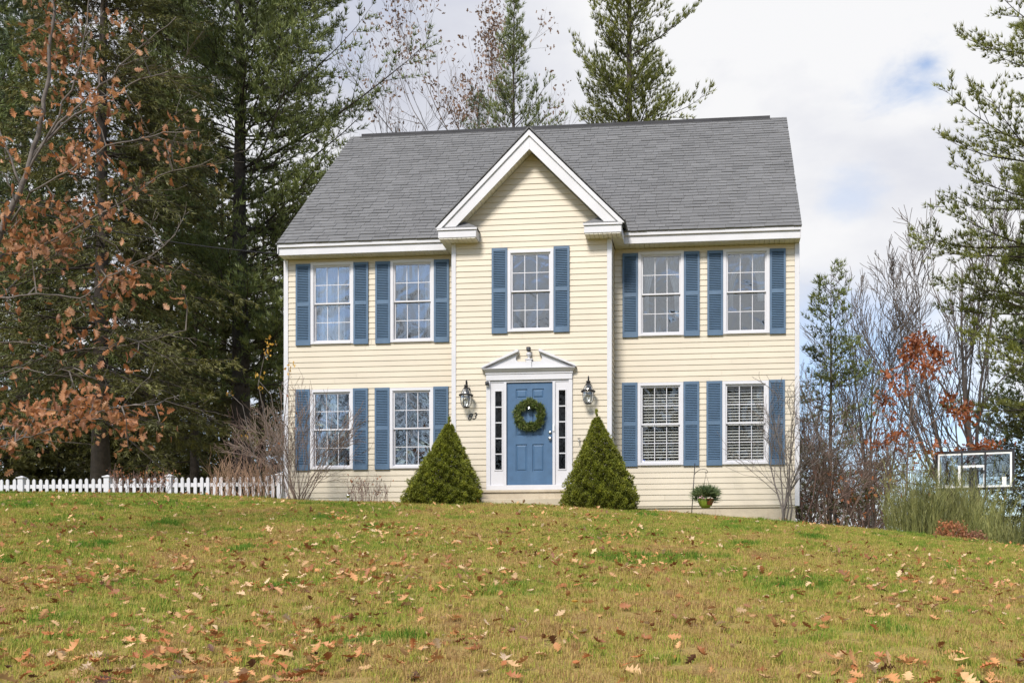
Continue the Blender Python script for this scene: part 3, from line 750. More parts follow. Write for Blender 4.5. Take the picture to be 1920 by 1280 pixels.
m1 = MB(); m1.box(2.195, 2.255, .041, .0425, .915, .975); st_ = solo('window_sticker', m1, paint('sticker_blue', (.04,.09,.35), .4), 'small blue security sticker in the lower left pane right of the entrance', 'sticker', (2.225, .042, .915))
m1 = MB(); m1.box(2.207, 2.243, .0398, .0406, .932, .958); obj('print', m1, M_BONE, st_)
#@@PART2@@
# ------------------------------------------------------------------ picket fence
FY = .5
fence = thing('picket_fence', 'white picket fence running from the left edge to the house corner', 'fence', (-9.5, FY, float(ground(-9.5, FY))))
def fz(x): return .775+.0*x
pk = MB(); w = .036
prof = [(-w,0),(w,0),(w,.93),(w*.8,.955),(w*.4,.972),(0,.978),(-w*.4,.972),(-w*.8,.955),(-w,.93)]
pk.prism(prof, -.011, .011); pkm = pk.mesh('picket', M_FENCE)
posts = [(-14.6, 0), (-11.68, 0), (-9.66, 0), (-8.22, 0), (-5.70, 0)]
for x, _ in posts:
    m1 = MB(); m1.box(x-.062, x+.062, FY-.062, FY+.062, -.6, .80); p_ = obj('post', m1, M_FENCE, fence, bevel=.004)
    m1 = MB(); m1.box(x-.085, x+.085, FY-.085, FY+.085, .80, .822)
    m1.add([(x-.075,FY-.075,.822),(x+.075,FY-.075,.822),(x+.075,FY+.075,.822),(x-.075,FY+.075,.822),(x,FY,.86)], [(0,1,4),(1,2,4),(2,3,4),(3,0,4)]); obj('post_cap', m1, M_FENCE, p_)
for (xa, _), (xb, _) in zip(posts, posts[1:]):
    for zr in (.06, .57):
        m1 = MB(); m1.box(xa+.062, xb-.062, FY-.018, FY+.018, zr, zr+.085); obj('rail', m1, M_FENCE, fence, bevel=.003)
    n = round((xb-xa-.16)/.152)
    for i in range(n):
        x = xa+.08+(xb-xa-.16)*(i+.5)/n
        o = link('picket', pkm, fence, (x, FY-.031, -.20+R_.uniform(-.008, .008))); o.rotation_euler = (0, R_.uniform(-.012, .012), 0)
# ------------------------------------------------------------------ vegetation kit
def unit(v): return v/(np.linalg.norm(v, axis=-1, keepdims=True)+1e-9)
def tufts(mb, P, A, k, length, width, spread, r, tint, tv=.25, lv=.3):
    """k needle-thin triangles round axis A at every point P"""
    n = len(P); P = np.repeat(P, k, 0); A = np.repeat(A, k, 0); t = np.repeat(np.broadcast_to(tint, (n,)), k)
    D = unit(A + spread*unit(r.normal(size=P.shape)))
    Sd = unit(np.cross(D, r.normal(size=P.shape))); Lh = (length*(1+lv*(r.random(len(P))*2-1)))[:, None] if np.isscalar(length) else length
    V = np.stack([P - Sd*width*.5 + D*Lh*.1, P + Sd*width*.5 + D*Lh*.1, P + D*Lh], 1).reshape(-1, 3)
    mb.add(V, np.arange(len(V)).reshape(-1, 3), np.clip(t + tv*(r.random(len(P))-.5), 0, 1))
M_PINE = leafmat('pine_needles', [(.065,.088,.028), (.145,.180,.056), (.25,.275,.09)], .25)
M_PINEY = leafmat('sunny_pine_needles', [(.075,.096,.024), (.165,.185,.038), (.28,.28,.06)], .3)
M_HEM = leafmat('hemlock_needles', [(.045,.052,.016), (.105,.108,.030), (.19,.175,.048)], .22)
M_BLUE = leafmat('blue_pine_needles', [(.055,.080,.045), (.12,.16,.085), (.20,.24,.12)], .25)
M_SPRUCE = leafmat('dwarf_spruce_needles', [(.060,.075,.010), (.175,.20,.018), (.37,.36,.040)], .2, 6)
M_OAK = leafmat('rusty_oak_leaf', [(.19,.07,.03), (.34,.145,.06), (.47,.25,.125)], .4)
M_YEL = leafmat('yellow_leaf', [(.40,.20,.03), (.55,.33,.05)], .4)
M_BROOM = leafmat('broom_stem', [(.08,.092,.024), (.175,.185,.050), (.28,.275,.09)], .15)
M_RUST = leafmat('rust_shrub_leaf', [(.20,.068,.026), (.35,.125,.048), (.47,.22,.095)], .3)
M_BROWNL = leafmat('brown_tree_leaf', [(.12,.07,.045), (.20,.115,.07), (.28,.17,.11)], .35)
M_BASKG = leafmat('basket_leaf', [(.05,.09,.035), (.13,.19,.08), (.24,.29,.12)], .25)
M_WREATH = leafmat('wreath_leaf', [(.05,.085,.017), (.12,.165,.035), (.22,.25,.07)], .25, 20)
def conifer(name, label, base, H, rt, cb, rad, seed, leaf, group=None, whorl=.75, per=5, sub=9, tper=5, k=7, nl=.17, nw=.02, droop=0.0, lift=.5, topr=.12, spread=.75, side=None, hem=False, extra=(), lean=(0,0), gap=0.0):
    r = np.random.default_rng(seed); base = np.array(base, float)
    t_ = thing(name, label, 'tree', base, group)
    hs = np.linspace(0, 1, 9); wob = np.cumsum(r.normal(0, .012*H/9, (9, 2)), 0)
    TP = np.stack([base[0]+wob[:,0]+lean[0]*hs**1.5, base[1]+wob[:,1]+lean[1]*hs**1.5, base[2]-.3+H*hs], 1)
    m1 = MB(); m1.tube(TP, rt*(1-.93*hs)*(1+.35*np.exp(-hs*30)), 10); obj('trunk', m1, M_BARK, t_, smooth=True)
    A, B, RA, RB = [], [], [], []; TPs, TAs, Tt = [], [], []
    def bough(az, Ls, el, hh):
        p = np.array([np.interp(hh, hs, TP[:,i]) for i in range(3)])
        d = np.array([math.cos(az)*math.cos(el), math.sin(az)*math.cos(el), math.sin(el)])
        n = 7; st = Ls/n; pts = [p]; ds = []
        for i in range(n):
            d = unit(d + np.array([0, 0, (.06 if not hem else -.035)*(1-droop) + .05*(i > n/2)]) + r.normal(0, .06, 3)); ds.append(d); p = p+d*st; pts.append(p)
        r0 = .008+.0065*Ls
        for i in range(n):
            A.append(pts[i]); B.append(pts[i+1]); RA.append(r0*(1-i/n*.9)); RB.append(r0*(1-(i+1)/n*.9))
        ns = max(3, int(sub*min(1.3, Ls/3+.3)))
        bt = r.uniform(-.18, .18)
        for j in range(ns):
            s_ = .06+.94*(j+r.random())/ns; i = min(int(s_*n), n-1); o = pts[i]+(pts[i+1]-pts[i])*(s_*n-i); dd = ds[i]
            lat = unit(np.cross(dd, [0,0,1]))*(1 if j % 2 else -1)
            sd = unit(dd*r.uniform(.4,1.0)+lat*r.uniform(.4, 1.1)+np.array([0,0,r.uniform(-.15,.4) if not hem else r.uniform(-.45,.1)]))
            sl_ = (Ls*.38*(1.15-s_)+.28)*r.uniform(.6,1.2)
            e = o+sd*sl_; A.append(o); B.append(e); RA.append(.006+.003*sl_); RB.append(.003)
            m = max(2, int(tper*min(1.6, sl_/.7+.35)))
            for q2 in range(m):
                g_ = (q2+.4+.6*r.random())/m; g_ = .15+.85*g_
                TPs.append(o+sd*sl_*g_+r.normal(0, .035, 3)); TAs.append(sd*.7+np.array([0,0,.55 if not hem else -.15])); Tt.append(.5+bt+.12*(g_-.5))
        TPs.append(pts[-1]); TAs.append(ds[-1]); Tt.append(.6+bt)
    for ze, aze, Le, ele in extra: bough(aze, Le, ele, (ze+.3)/H)
    z = cb
    while z < H-.15:
        f = (z-cb)/(H-cb); Rr = rad(f)
        for q in range(per if per < 3 else r.integers(per-1, per+2)):
            if gap and r.random() < gap: continue
            az = r.random()*2*math.pi; Ls = Rr*r.uniform(.6, 1.12)
            if side is not None and math.cos(az-side[0]) > .35: Ls *= side[1]
            el = (lift*(f**1.6)*1.6 - droop*(1-f)) + r.normal(0, .08)
            zz = z + r.uniform(-.5, .5)*whorl; hh = min(max((zz+.3)/H, 0), 1)
            bough(az, Ls, el, hh)
        z += whorl*r.uniform(.75, 1.25)*(1-.35*f)
    m1 = MB(); m1.segs(A, B, RA, RB, 4); obj('branches', m1, M_BARK, t_, kind='stuff')
    m1 = MB(); tufts(m1, np.array(TPs), unit(np.array(TAs)), k, nl, nw, spread, r, np.array(Tt), .5); obj('crown', m1, leaf, t_, kind='stuff')
    return t_, len(TPs)*k
class Twigs:
    def __init__(s, seed): s.r = np.random.default_rng(seed); s.A=[]; s.B=[]; s.ra=[]; s.rb=[]; s.tips=[]; s.mid=[]
    def seg(s, a, b, ra, rb): s.A.append(a); s.B.append(b); s.ra.append(ra); s.rb.append(rb)
    def grow(s, p, d, Ln, rad, lev, kids=(5,5,4), ang=.75, up=.08, wob=.09, first=.25, rmin=.0035, ratio=(.35,.62)):
        r = s.r; n = max(3, int(4+2*(lev > 1))); st = Ln/n; d = unit(np.asarray(d, float)); p = np.asarray(p, float)
        nk = kids[lev-1] if lev > 0 else 0; pts = [p]; ds = []
        for i in range(n):
            d = unit(d+r.normal(0, wob, 3)+np.array([0,0,up])); q = p+d*st
            ra, rb = max(rad*(1-.8*i/n), rmin), max(rad*(1-.8*(i+1)/n), rmin); s.seg(p, q, ra, rb); p = q; pts.append(p); ds.append(d)
        s.tips.append((p, d))
        for j in range(nk):
            f = first+(1-first)*(j+r.random())/nk; i = min(int(f*n), n-1); o = pts[i]+(pts[i+1]-pts[i])*(f*n-i); dd = ds[i]
            ax = unit(np.cross(dd, r.normal(size=3))); a = ang*r.uniform(.6, 1.25); nd = dd*math.cos(a)+ax*math.sin(a)
            s.grow(o, nd, Ln*r.uniform(*ratio)*(1.1-.5*f), rad*(1-.75*f)*.62, lev-1, kids, ang, up, wob, first, rmin, ratio)
        return pts
    def build(s, name, mat, parent, n=3, **kw):
        m1 = MB(); m1.segs(s.A, s.B, s.ra, s.rb, n); return obj(name, m1, mat, parent, **kw)
def bare_tree(name, label, base, H, r0, seed, mat, stems=1, spreadang=.25, lev=3, kids=(5,6,6), ang=.7, up=.09, group=None, dirs=None, cat='tree', rmin=.004, trunk=.0, first=.25, wob=.08):
    base = np.array(base, float); t_ = thing(name, label, cat, base, group); tw = Twigs(seed); T = Twigs(seed+1)
    for k in range(stems):
        if dirs: d = np.array(dirs[k])
        else:
            a = tw.r.random()*6.283; q = spreadang*tw.r.uniform(.4, 1.2) if stems > 1 else spreadang*.3; d = np.array([math.sin(q)*math.cos(a), math.sin(q)*math.sin(a), math.cos(q)])
        h = H*tw.r.uniform(.8, 1.05) if stems > 1 else H
        n0 = len(tw.A); tw.grow(base+np.array([tw.r.normal(0,.06*(stems>1)), tw.r.normal(0,.06*(stems>1)), -.15]), d, h, r0*tw.r.uniform(.75,1.1) if stems > 1 else r0, lev, kids, ang, up, wob, first, rmin)
        m = 4+2*(lev > 1)
        m1 = MB(); P = [tw.A[n0]]+[tw.B[n0+i] for i in range(m)]; rr = [tw.ra[n0]*1.0]+[tw.rb[n0+i] for i in range(m)]
        m1.tube(P, rr, 8); obj('trunk' if cat == 'tree' else 'stem', m1, mat, t_, smooth=True)
        for lst in (tw.A, tw.B, tw.ra, tw.rb): del lst[n0:n0+m]
    if tw.A: tw.build('branches' if cat == 'tree' else 'twigs', mat, t_, 3, kind='stuff')
    return t_, tw
def leaf_shape(lob=1.0, n=6, seed=0):
    """an oak leaf: lobed outline on a bent midrib; length 1 along y"""
    r = np.random.default_rng(seed)
    T = [0,.12,.22,.30,.42,.50,.63,.71,.83,.90,1.0]; Wd = [.012,.05,.20,.09,.31,.12,.35,.14,.24,.10,.0]
    V, Fc = [], []; cu = r.uniform(-.5,.9); tw_ = r.uniform(-.6,.6); fold = r.uniform(.1,.9)
    for t_, w_ in zip(T, Wd):
        z = cu*(t_-.5)**2*1.1
        for sgn in (-1, 0, 1):
            x = sgn*w_*lob*r.uniform(.8,1.15); zz = z+abs(x)*fold*.8+tw_*x*(t_-.3); V.append((x, t_+(.03*r.normal() if sgn else 0)-(.06 if sgn and w_ > .15 else 0), zz))
    for i in range(len(T)-1):
        a = i*3; b = a+3; Fc += [(a,a+1,b+1,b),(a+1,a+2,b+2,b+1)]
    return np.array(V), np.array(Fc)
LEAF = [leaf_shape(seed=i) for i in range(6)]
def leaf_lo(seed):
    r = np.random.default_rng(seed); a = r.uniform(.1,.5); V = [(0,0,0),(.22,.25,a*.2),(.1,.4,a*.1),(.33,.6,a*.3),(.12,.72,a*.1),(.0,1,.1),(-.12,.74,a*.12),(-.34,.58,a*.3),(-.1,.42,a*.1),(-.22,.22,a*.2)]
    return np.array(V), np.array([(0,1,2),(0,2,8),(0,8,9),(2,3,4),(2,4,6),(2,6,8),(6,7,8),(4,5,6)])
LEAFLO = [leaf_lo(i) for i in range(4)]
def rotm(r, n, tilt=None, az=None):
    """random frames; tilt limits how far they lean from lying flat"""
    az = r.random(n)*2*math.pi if az is None else az; a = r.normal(0, tilt, n) if tilt is not None else r.uniform(-math.pi, math.pi, n); b = r.normal(0, tilt, n) if tilt is not None else r.uniform(-math.pi, math.pi, n)
    c, s = np.cos, np.sin; Z = np.zeros(n); O = np.ones(n)
    Rz = np.stack([np.stack([c(az),-s(az),Z],-1), np.stack([s(az),c(az),Z],-1), np.stack([Z,Z,O],-1)], 1)
    Rx = np.stack([np.stack([O,Z,Z],-1), np.stack([Z,c(a),-s(a)],-1), np.stack([Z,s(a),c(a)],-1)], 1)
    Ry = np.stack([np.stack([c(b),Z,s(b)],-1), np.stack([Z,O,Z],-1), np.stack([-s(b),Z,c(b)],-1)], 1)
    return Rz @ Rx @ Ry

# ------------------------------------------------------------------ conifers on the left
pine_r = lambda R, p=.8: (lambda f: R*(1-f)**p*(.75+.25*min(1, f*6)) + .25)
G_L = 'evergreens left of the house'
conifer('pine_tree', 'tall white pine left of the house roof with one long bough reaching right', at(452, 33), 25, .36, 4.8, lambda f: 5.6*(1-f)**.55*(.55+.45*min(1, f*3))+.3, 21, M_PINE, G_L, whorl=0.68, per=6, sub=14, tper=6, k=7, nl=0.21, nw=.032, side=(0, 1.15), extra=((12.3,0.05,7.9,.36),(11.2,.12,6.0,.36),(13.4,-.2,6.2,.5),(10.2,.1,4.8,.25),(15,0,5.4,.55),(9,.0,4.2,.1),(16.5,.1,4.6,.6),(18,0,4.8,.6),(19.5,.15,4.4,.7),(17,-.5,4.5,.6)))
conifer('hemlock_tree', 'dark hemlock with a thick trunk behind the fence between the oak and the big pine', at(195, 27), 21, .25, 3.0, lambda f: 3.9*(1-f)**.7+.3, 22, M_HEM, G_L, whorl=0.5, per=6, sub=13, tper=5, k=7, nl=0.15, nw=0.032, droop=.22, hem=True, lift=.3)
conifer('pine_tree', 'blue green pine behind the oak at the far left edge', at(45, 36), 22, .30, 3.5, lambda f: 4.2*(1-f)**.7+.3, 23, M_BLUE, G_L, whorl=.75, per=6, sub=11, tper=5, k=7, nl=0.22, nw=0.036)
conifer('hemlock_tree', 'olive brown hemlock between the big pine and the dark hemlock', at(315, 39), 27, .30, 3.0, lambda f: 4.2*(1-f)**.8+.3, 24, M_HEM, G_L, whorl=0.55, per=6, sub=12, tper=5, k=7, nl=0.2, nw=0.042, droop=.15, hem=True, lift=.3)
conifer('hemlock_tree', 'young hemlock with low boughs close to the left house wall', at(490, 41), 15, .22, 2.2, lambda f: 3.4*(1-f)**.8+.3, 25, M_HEM, G_L, whorl=.6, per=5, sub=9, tper=4, k=7, nl=0.2, nw=0.045, droop=.2, hem=True, lift=.3)
conifer('hemlock_tree', 'low bushy hemlock under the big pine behind the fence', at(365, 34), 10, .2, 1.4, lambda f: 3.4*(1-f)**.8+.3, 26, M_HEM, G_L, whorl=.55, per=5, sub=9, tper=4, k=7, nl=0.19, nw=0.04, droop=.2, hem=True, lift=.3)
conifer('pine_tree', 'pine with a green bough low at the left edge behind the rusty oak', at(-60, 30), 20, .34, 3.8, lambda f: 4.4*(1-f)**.7+.3, 27, M_PINE, G_L, whorl=.8, per=5, sub=11, tper=5, k=7, nl=0.21, nw=0.034)
conifer('hemlock_tree', 'distant dark hemlock seen between the two left trunks', at(110, 50), 19, .3, 1.5, lambda f: 4.4*(1-f)**.8+.3, 28, M_HEM, G_L, whorl=.8, per=5, sub=8, tper=4, k=6, nl=0.3, nw=0.07, droop=.15, hem=True)
conifer('hemlock_tree', 'distant dark hemlock behind the big pine trunk', at(420, 52), 20, .3, 1.5, lambda f: 4.6*(1-f)**.8+.3, 29, M_HEM, G_L, whorl=.8, per=5, sub=8, tper=4, k=6, nl=0.3, nw=0.07, droop=.15, hem=True)
conifer('hemlock_tree', 'distant hemlock showing just above the left end of the roof', at(545, 50), 19, .3, 2, lambda f: 3.6*(1-f)**.8+.3, 30, M_HEM, G_L, whorl=.8, per=5, sub=8, tper=4, k=6, nl=0.3, nw=0.06, droop=.15, hem=True)
conifer('hemlock_tree', 'distant dark hemlock behind the fence in the middle of the left woods', at(255, 55), 20, .3, 1.5, lambda f: 4.6*(1-f)**.8+.3, 31, M_HEM, G_L, whorl=.8, per=5, sub=8, tper=4, k=6, nl=0.3, nw=0.07, droop=.15, hem=True)
conifer('hemlock_tree', 'low dark hemlock at the far left end behind the fence', at(12, 44), 9, .2, .5, lambda f: 4.2*(1-f)**.7+.3, 32, M_HEM, G_L, whorl=.6, per=6, sub=8, tper=4, k=6, nl=.28, nw=.06, droop=.2, hem=True)
conifer('hemlock_tree', 'low dark hemlock between the two left trunks', at(150, 46), 8, .2, .5, lambda f: 4.2*(1-f)**.7+.3, 33, M_HEM, G_L, whorl=.6, per=6, sub=8, tper=4, k=6, nl=.28, nw=.06, droop=.2, hem=True)
conifer('hemlock_tree', 'knee high hemlock boughs behind the fence at the far left edge', at(-5, 33), 4.6, .12, .2, lambda f: 2.6*(1-f)**.6+.2, 34, M_HEM, G_L, whorl=.4, per=6, sub=9, tper=5, k=7, nl=.2, nw=.045, droop=.15, hem=True)
conifer('hemlock_tree', 'low hemlock between the leftmost trunk and the thick hemlock trunk behind the fence', at(110, 35), 4.4, .12, .2, lambda f: 2.6*(1-f)**.6+.2, 35, M_HEM, G_L, whorl=.4, per=6, sub=9, tper=5, k=7, nl=.2, nw=.045, droop=.15, hem=True)
conifer('hemlock_tree', 'low hemlock right of the thick hemlock trunk behind the fence', at(262, 36), 4.6, .12, .2, lambda f: 2.6*(1-f)**.6+.2, 36, M_HEM, G_L, whorl=.4, per=6, sub=9, tper=5, k=7, nl=.2, nw=.045, droop=.15, hem=True)
# ------------------------------------------------------------------ trees behind the roof
G_B = 'trees rising behind the roof'
conifer('pine_tree', 'narrow pointed pine behind the roof left of the gable peak', at(968, 37), 20.9, .2, 6, lambda f: 4.4*(1-f)**.85*(.8+.25*math.sin(f*41))+.15, 41, M_PINE, G_B, whorl=.72, per=5, sub=9, tper=5, k=8, nl=.20, nw=.022, lift=.95, gap=.15, spread=.5, extra=((13.4,0,3.1,.5),(14.3,.2,2.7,.6),(12.6,-.2,3.3,.4),(15,-.1,2.3,.65),(15.4,.1,1.9,.75),(13.9,-.3,2.4,.55),(13.2,3.1,2.2,.5),(14.8,3.2,1.6,.8)))
conifer('pine_tree', 'broad airy pine behind the roof right of the gable peak', at(1180, 34), 26, .24, 8, lambda f: 2.5*(1-f)**.3*(.7+.3*math.sin(f*23))+.3, 42, M_PINEY, G_B, whorl=.62, per=6, sub=13, tper=5, k=7, nl=0.19, nw=0.028, lift=1.05, gap=.2, extra=((14.6,0,3.0,.12),(15.4,3.0,2.9,.7),(17,.1,3.2,.5),(16.5,3.2,2.6,.9),(18.6,.2,3.0,.75),(13.6,.3,2.4,.05),(18,2.9,2.4,.9),(14.4,3.3,2.3,.5)), spread=0.5)
conifer('pine_tree', 'short thin pine behind the roof left of the narrow pine', at(893, 42), 19.6, .2, 9, lambda f: 3.0*(1-f)**.6+.2, 44, M_BLUE, G_B, whorl=.8, per=4, sub=6, tper=4, k=6, nl=0.21, nw=0.032, lift=.9, gap=.15)
def leaves_on(tw, t_, n, size, mat, r, jit=.15, name='leaves', only=None):
    tips = np.array([p for p, d in tw.tips if only is None or only(p)]); P = tips[r.integers(0, len(tips), n)]+r.normal(0, jit, (n, 3)); m1 = MB()
    for i in range(4):
        q = P[i::4]; M = rotm(r, len(q))*(size*r.uniform(.7, 1.25, len(q)))[:, None, None]; m1.scatter(*LEAFLO[i], M, q, r.random(len(q)))
    obj(name, m1, mat, t_, kind='stuff')
t_, tw = bare_tree('oak_tree', 'thin oak with brown leaves left of the narrow pine behind the roof', at(850, 39), 18.3, .16, 51, M_GREYB, 1, .2, 3, (8,8,9), .6, .08, G_B, first=.35)
leaves_on(tw, t_, 3600, .16, M_BROWNL, tw.r, .18, only=lambda p: p[2] > 9)
bare_tree('bare_tree', 'leafless thin tree behind the left half of the roof', at(745, 41), 17.3, .14, 52, M_GREYB, 1, .2, 3, (8,8,9), .6, .08, G_B, first=.35)
bare_tree('bare_tree', 'leafless tree tops just over the left roof end', at(700, 44), 17.0, .13, 53, M_GREYB, 2, .2, 3, (7,8,9), .6, .08, G_B, first=.35)
# ------------------------------------------------------------------ right side
G_R = 'trees right of the house'
def reach(u, v, d): return pix(u, v, d)[2]-at(u, d)[2]       # height of a tree at depth d whose top shows at row v
conifer('pine_tree', 'sunlit white pine reaching in from the right edge', at(1995, 22.5), 17.5, .3, 4.2, lambda f: 2.1*(1-f)**.4+.3, 61, M_PINEY, G_R, whorl=1.0, per=4, sub=13, tper=8, k=10, nl=.14, nw=.018, lift=.35, gap=.2, spread=.6,
        extra=[(z_-at(1995, 22.5)[2], math.pi+a_, L_, e_) for z_, a_, L_, e_ in ((10.5,-.3,2.3,.22),(10.9,.15,2.2,.28),(11.4,.5,2.2,.3),(8.2,0,3.1,.24),(7.9,.45,2.9,.15),(8.0,-.4,3.0,.2),(7.2,.15,2.7,.05),(7.0,-.5,2.6,.1),(6.2,0,3.5,.03),(6.0,.4,3.2,-.02),(5.9,-.4,3.3,.05),(5.0,.2,2.9,-.05),(4.7,-.25,2.6,-.08),(4.0,.1,2.3,-.1))])
conifer('pine_tree', 'pine standing behind the sunlit pine at the right edge', at(1935, 31), 11.5, .24, 2.0, lambda f: 3.0*(1-f)**.7+.3, 62, M_PINE, G_R, whorl=.85, per=6, sub=11, tper=5, k=7, nl=0.18, nw=.034)
conifer('spruce_tree', 'spindly young spruce close to the right house corner', at(1556, 25), reach(1556, 505, 25)+.25, .075, 1.3, lambda f: 1.5*(1-f)**.8+.15, 63, M_PINE, G_R, whorl=.55, per=5, sub=9, tper=5, k=7, nl=0.14, nw=0.024, lift=.5, gap=.15)
conifer('hemlock_tree', 'dark evergreen behind the backboard at the right edge', at(1925, 27), 5.2, .14, .3, lambda f: 2.2*(1-f)**.7+.2, 64, M_HEM, G_R, whorl=.4, per=6, sub=9, tper=5, k=7, nl=.14, nw=.025, droop=.1, hem=True)
bare_tree('bare_tree', 'tall leafless tree with fanned stems behind the backboard', at(1848, 27), reach(1848, 290, 27)*.72, .09, 71, M_FANB, 5, .30, 3, (6,7,8), .5, .07, G_R, rmin=.0075, first=.3,
          dirs=[(-.30,.1,1), (-.16,-.1,1), (-.04,.12,1), (.06,0,1), (-.24,-.15,1)])
bare_tree('bare_tree', 'slim leafless tree midway between the house and the backboard', at(1645, 27), reach(1645, 490, 27)*.75, .065, 72, M_FANB, 3, .22, 3, (7,8,8), .5, .07, G_R, rmin=.006, dirs=[(-.02,0,1), (-.16,.1,1), (.12,0,1)])
bare_tree('bare_tree', 'small leafless tree just right of the young spruce', at(1600, 29), reach(1600, 520, 29)*.75, .06, 73, M_GREYB, 2, .25, 3, (7,8,8), .5, .06, G_R, rmin=.005, dirs=[(-.25,0,1), (.12,.1,1)])
def clusters(tw, limbs, CL, d0, leaf, r, jit=.3):
    """leaf clusters: a twig from the nearest limb point to each cluster and twiglets to its leaves"""
    pts = np.concatenate(limbs); P_, T_ = [], []
    for u, v, rad, n in CL:
        c = pix(u, v, d0+r.normal(0, jit)); q = pts[np.argmin(np.linalg.norm(pts-c, axis=1))]; rm = rad/FPX*d0
        mid = (q+c)/2+np.array([0,0,.12*np.linalg.norm(c-q)])+r.normal(0, .03, 3)
        tw.seg(q, mid, .010, .007); tw.seg(mid, c, .007, .004)
        k = max(3, n//6)
        for j in range(k):
            e = c+r.normal(0, .62, 3)*rm*np.array([1,.8,.55]); tw.seg(c, e, .004, .0025)
            m = round(n*1.5/k)
            for q2 in range(m): P_.append(e+r.normal(0, leaf*.8, 3)); T_.append(np.clip(r.normal(.5, .25), 0, 1))
    return np.array(P_), np.array(T_)
# red oak sapling
b = at(1692, 23.2); t_ = thing('oak_sapling', 'oak sapling with rusty red leaves left of the backboard', 'tree', b, G_R); tw = Twigs(81)
limbs = []
for pl in ([(1692,985),(1698,900),(1704,820),(1712,740),(1722,650)], [(1704,830),(1740,800),(1775,765),(1800,760)], [(1700,870),(1670,800),(1648,760),(1640,715)], [(1706,800),(1725,735),(1760,690)], [(1698,900),(1665,850),(1642,825)], [(1704,850),(1760,835),(1830,838),(1862,842)]):
    P = np.array([pix(u, v, 23.2+.06*i) for i, (u, v) in enumerate(pl)]); 
    if pl[0][1] == 985: P[0] = b-[0,0,.1]
    P = np.concatenate([P[i]+(P[i+1]-P[i])*np.linspace(0,1,4)[:-1,None] for i in range(len(P)-1)]+[P[-1:]]); P[1:] += tw.r.normal(0, .02, P[1:].shape)
    limbs.append(P); m1 = MB(); m1.tube(P, np.linspace(.03 if pl[0][1] == 985 else .014, .006, len(P)), 6); obj('branch', m1, M_TWIG, t_, smooth=True)
P_, T_ = clusters(tw, limbs, [(1722,648,32,95),(1700,672,24,60),(1750,665,22,60),(1735,690,26,60),(1672,705,18,26),(1650,745,24,34),(1690,735,18,20),(1790,765,24,60),(1812,775,18,36),(1775,750,16,24),(1640,828,24,34),(1672,820,22,26),(1700,815,20,22),(1722,640,14,26),(1752,845,18,24),(1835,838,18,34),(1862,842,16,30),(1815,842,14,20),(1660,790,14,14),(1712,858,14,18)], 23.2, .12, tw.r, .25)
tw.build('twigs', M_TWIG, t_, kind='stuff'); m1 = MB()
for i in range(4):
    q = P_[i::4]; m1.scatter(*LEAFLO[i], rotm(tw.r, len(q))*(.14*tw.r.uniform(.7,1.2,len(q)))[:,None,None], q, T_[i::4])
obj('leaves', m1, leafmat('red_oak_leaf', [(.20,.045,.015), (.34,.10,.03), (.48,.19,.07)], .45), t_, kind='stuff')
# thicket
G_T = 'bare brush right of the house'
for i, (u, d, H, st_, lab) in enumerate(((1508, 20.6, 3.0, 7, 'bare brown brush touching the right house corner'), (1560, 23, 3.3, 8, 'bare brown brush under the young spruce'), (1622, 23.6, 3.0, 8, 'tangled bare brush left of the oak sapling'), (1680, 25, 3.4, 8, 'bare brush behind the oak sapling'), (1745, 26, 3.4, 7, 'bare brush behind the left edge of the backboard'), (1850, 29, 4.0, 8, 'bare brush seen through the right half of the backboard'), (1590, 29, 3.6, 8, 'far bare brush behind the young spruce'), (1535, 27, 3.6, 8, 'far bare brush just past the house corner'))):
    t_, tw = bare_tree('bare_shrub', lab, at(u, d), H, .022, 90+i*3, M_TWIG if i % 2 else M_TWIGR, st_, .55, 2, (8,8), .65, .03, G_T, cat='shrub', rmin=.004, wob=.14)
    if i in (1, 2, 3): leaves_on(tw, t_, 70, .12, M_RUST, tw.r, .2, only=lambda p, b=at(u, d)[2]: p[2] < b+1.6)
conifer('hemlock_tree', 'low far evergreen behind the brush right of the young spruce', at(1640, 40), 6.5, .15, .4, lambda f: 2.8*(1-f)**.6+.2, 65, M_HEM, G_R, whorl=.6, per=5, sub=7, tper=4, k=6, nl=.2, nw=.04)
conifer('hemlock_tree', 'low far evergreen behind the brush by the house corner', at(1520, 42), 6.0, .15, .4, lambda f: 3.0*(1-f)**.6+.2, 66, M_HEM, G_R, whorl=.6, per=5, sub=7, tper=4, k=6, nl=.2, nw=.04)
conifer('hemlock_tree', 'low far evergreen seen through the backboard', at(1765, 40), 6.6, .15, .4, lambda f: 3.0*(1-f)**.6+.2, 67, M_HEM, G_R, whorl=.6, per=5, sub=7, tper=4, k=6, nl=.2, nw=.04)
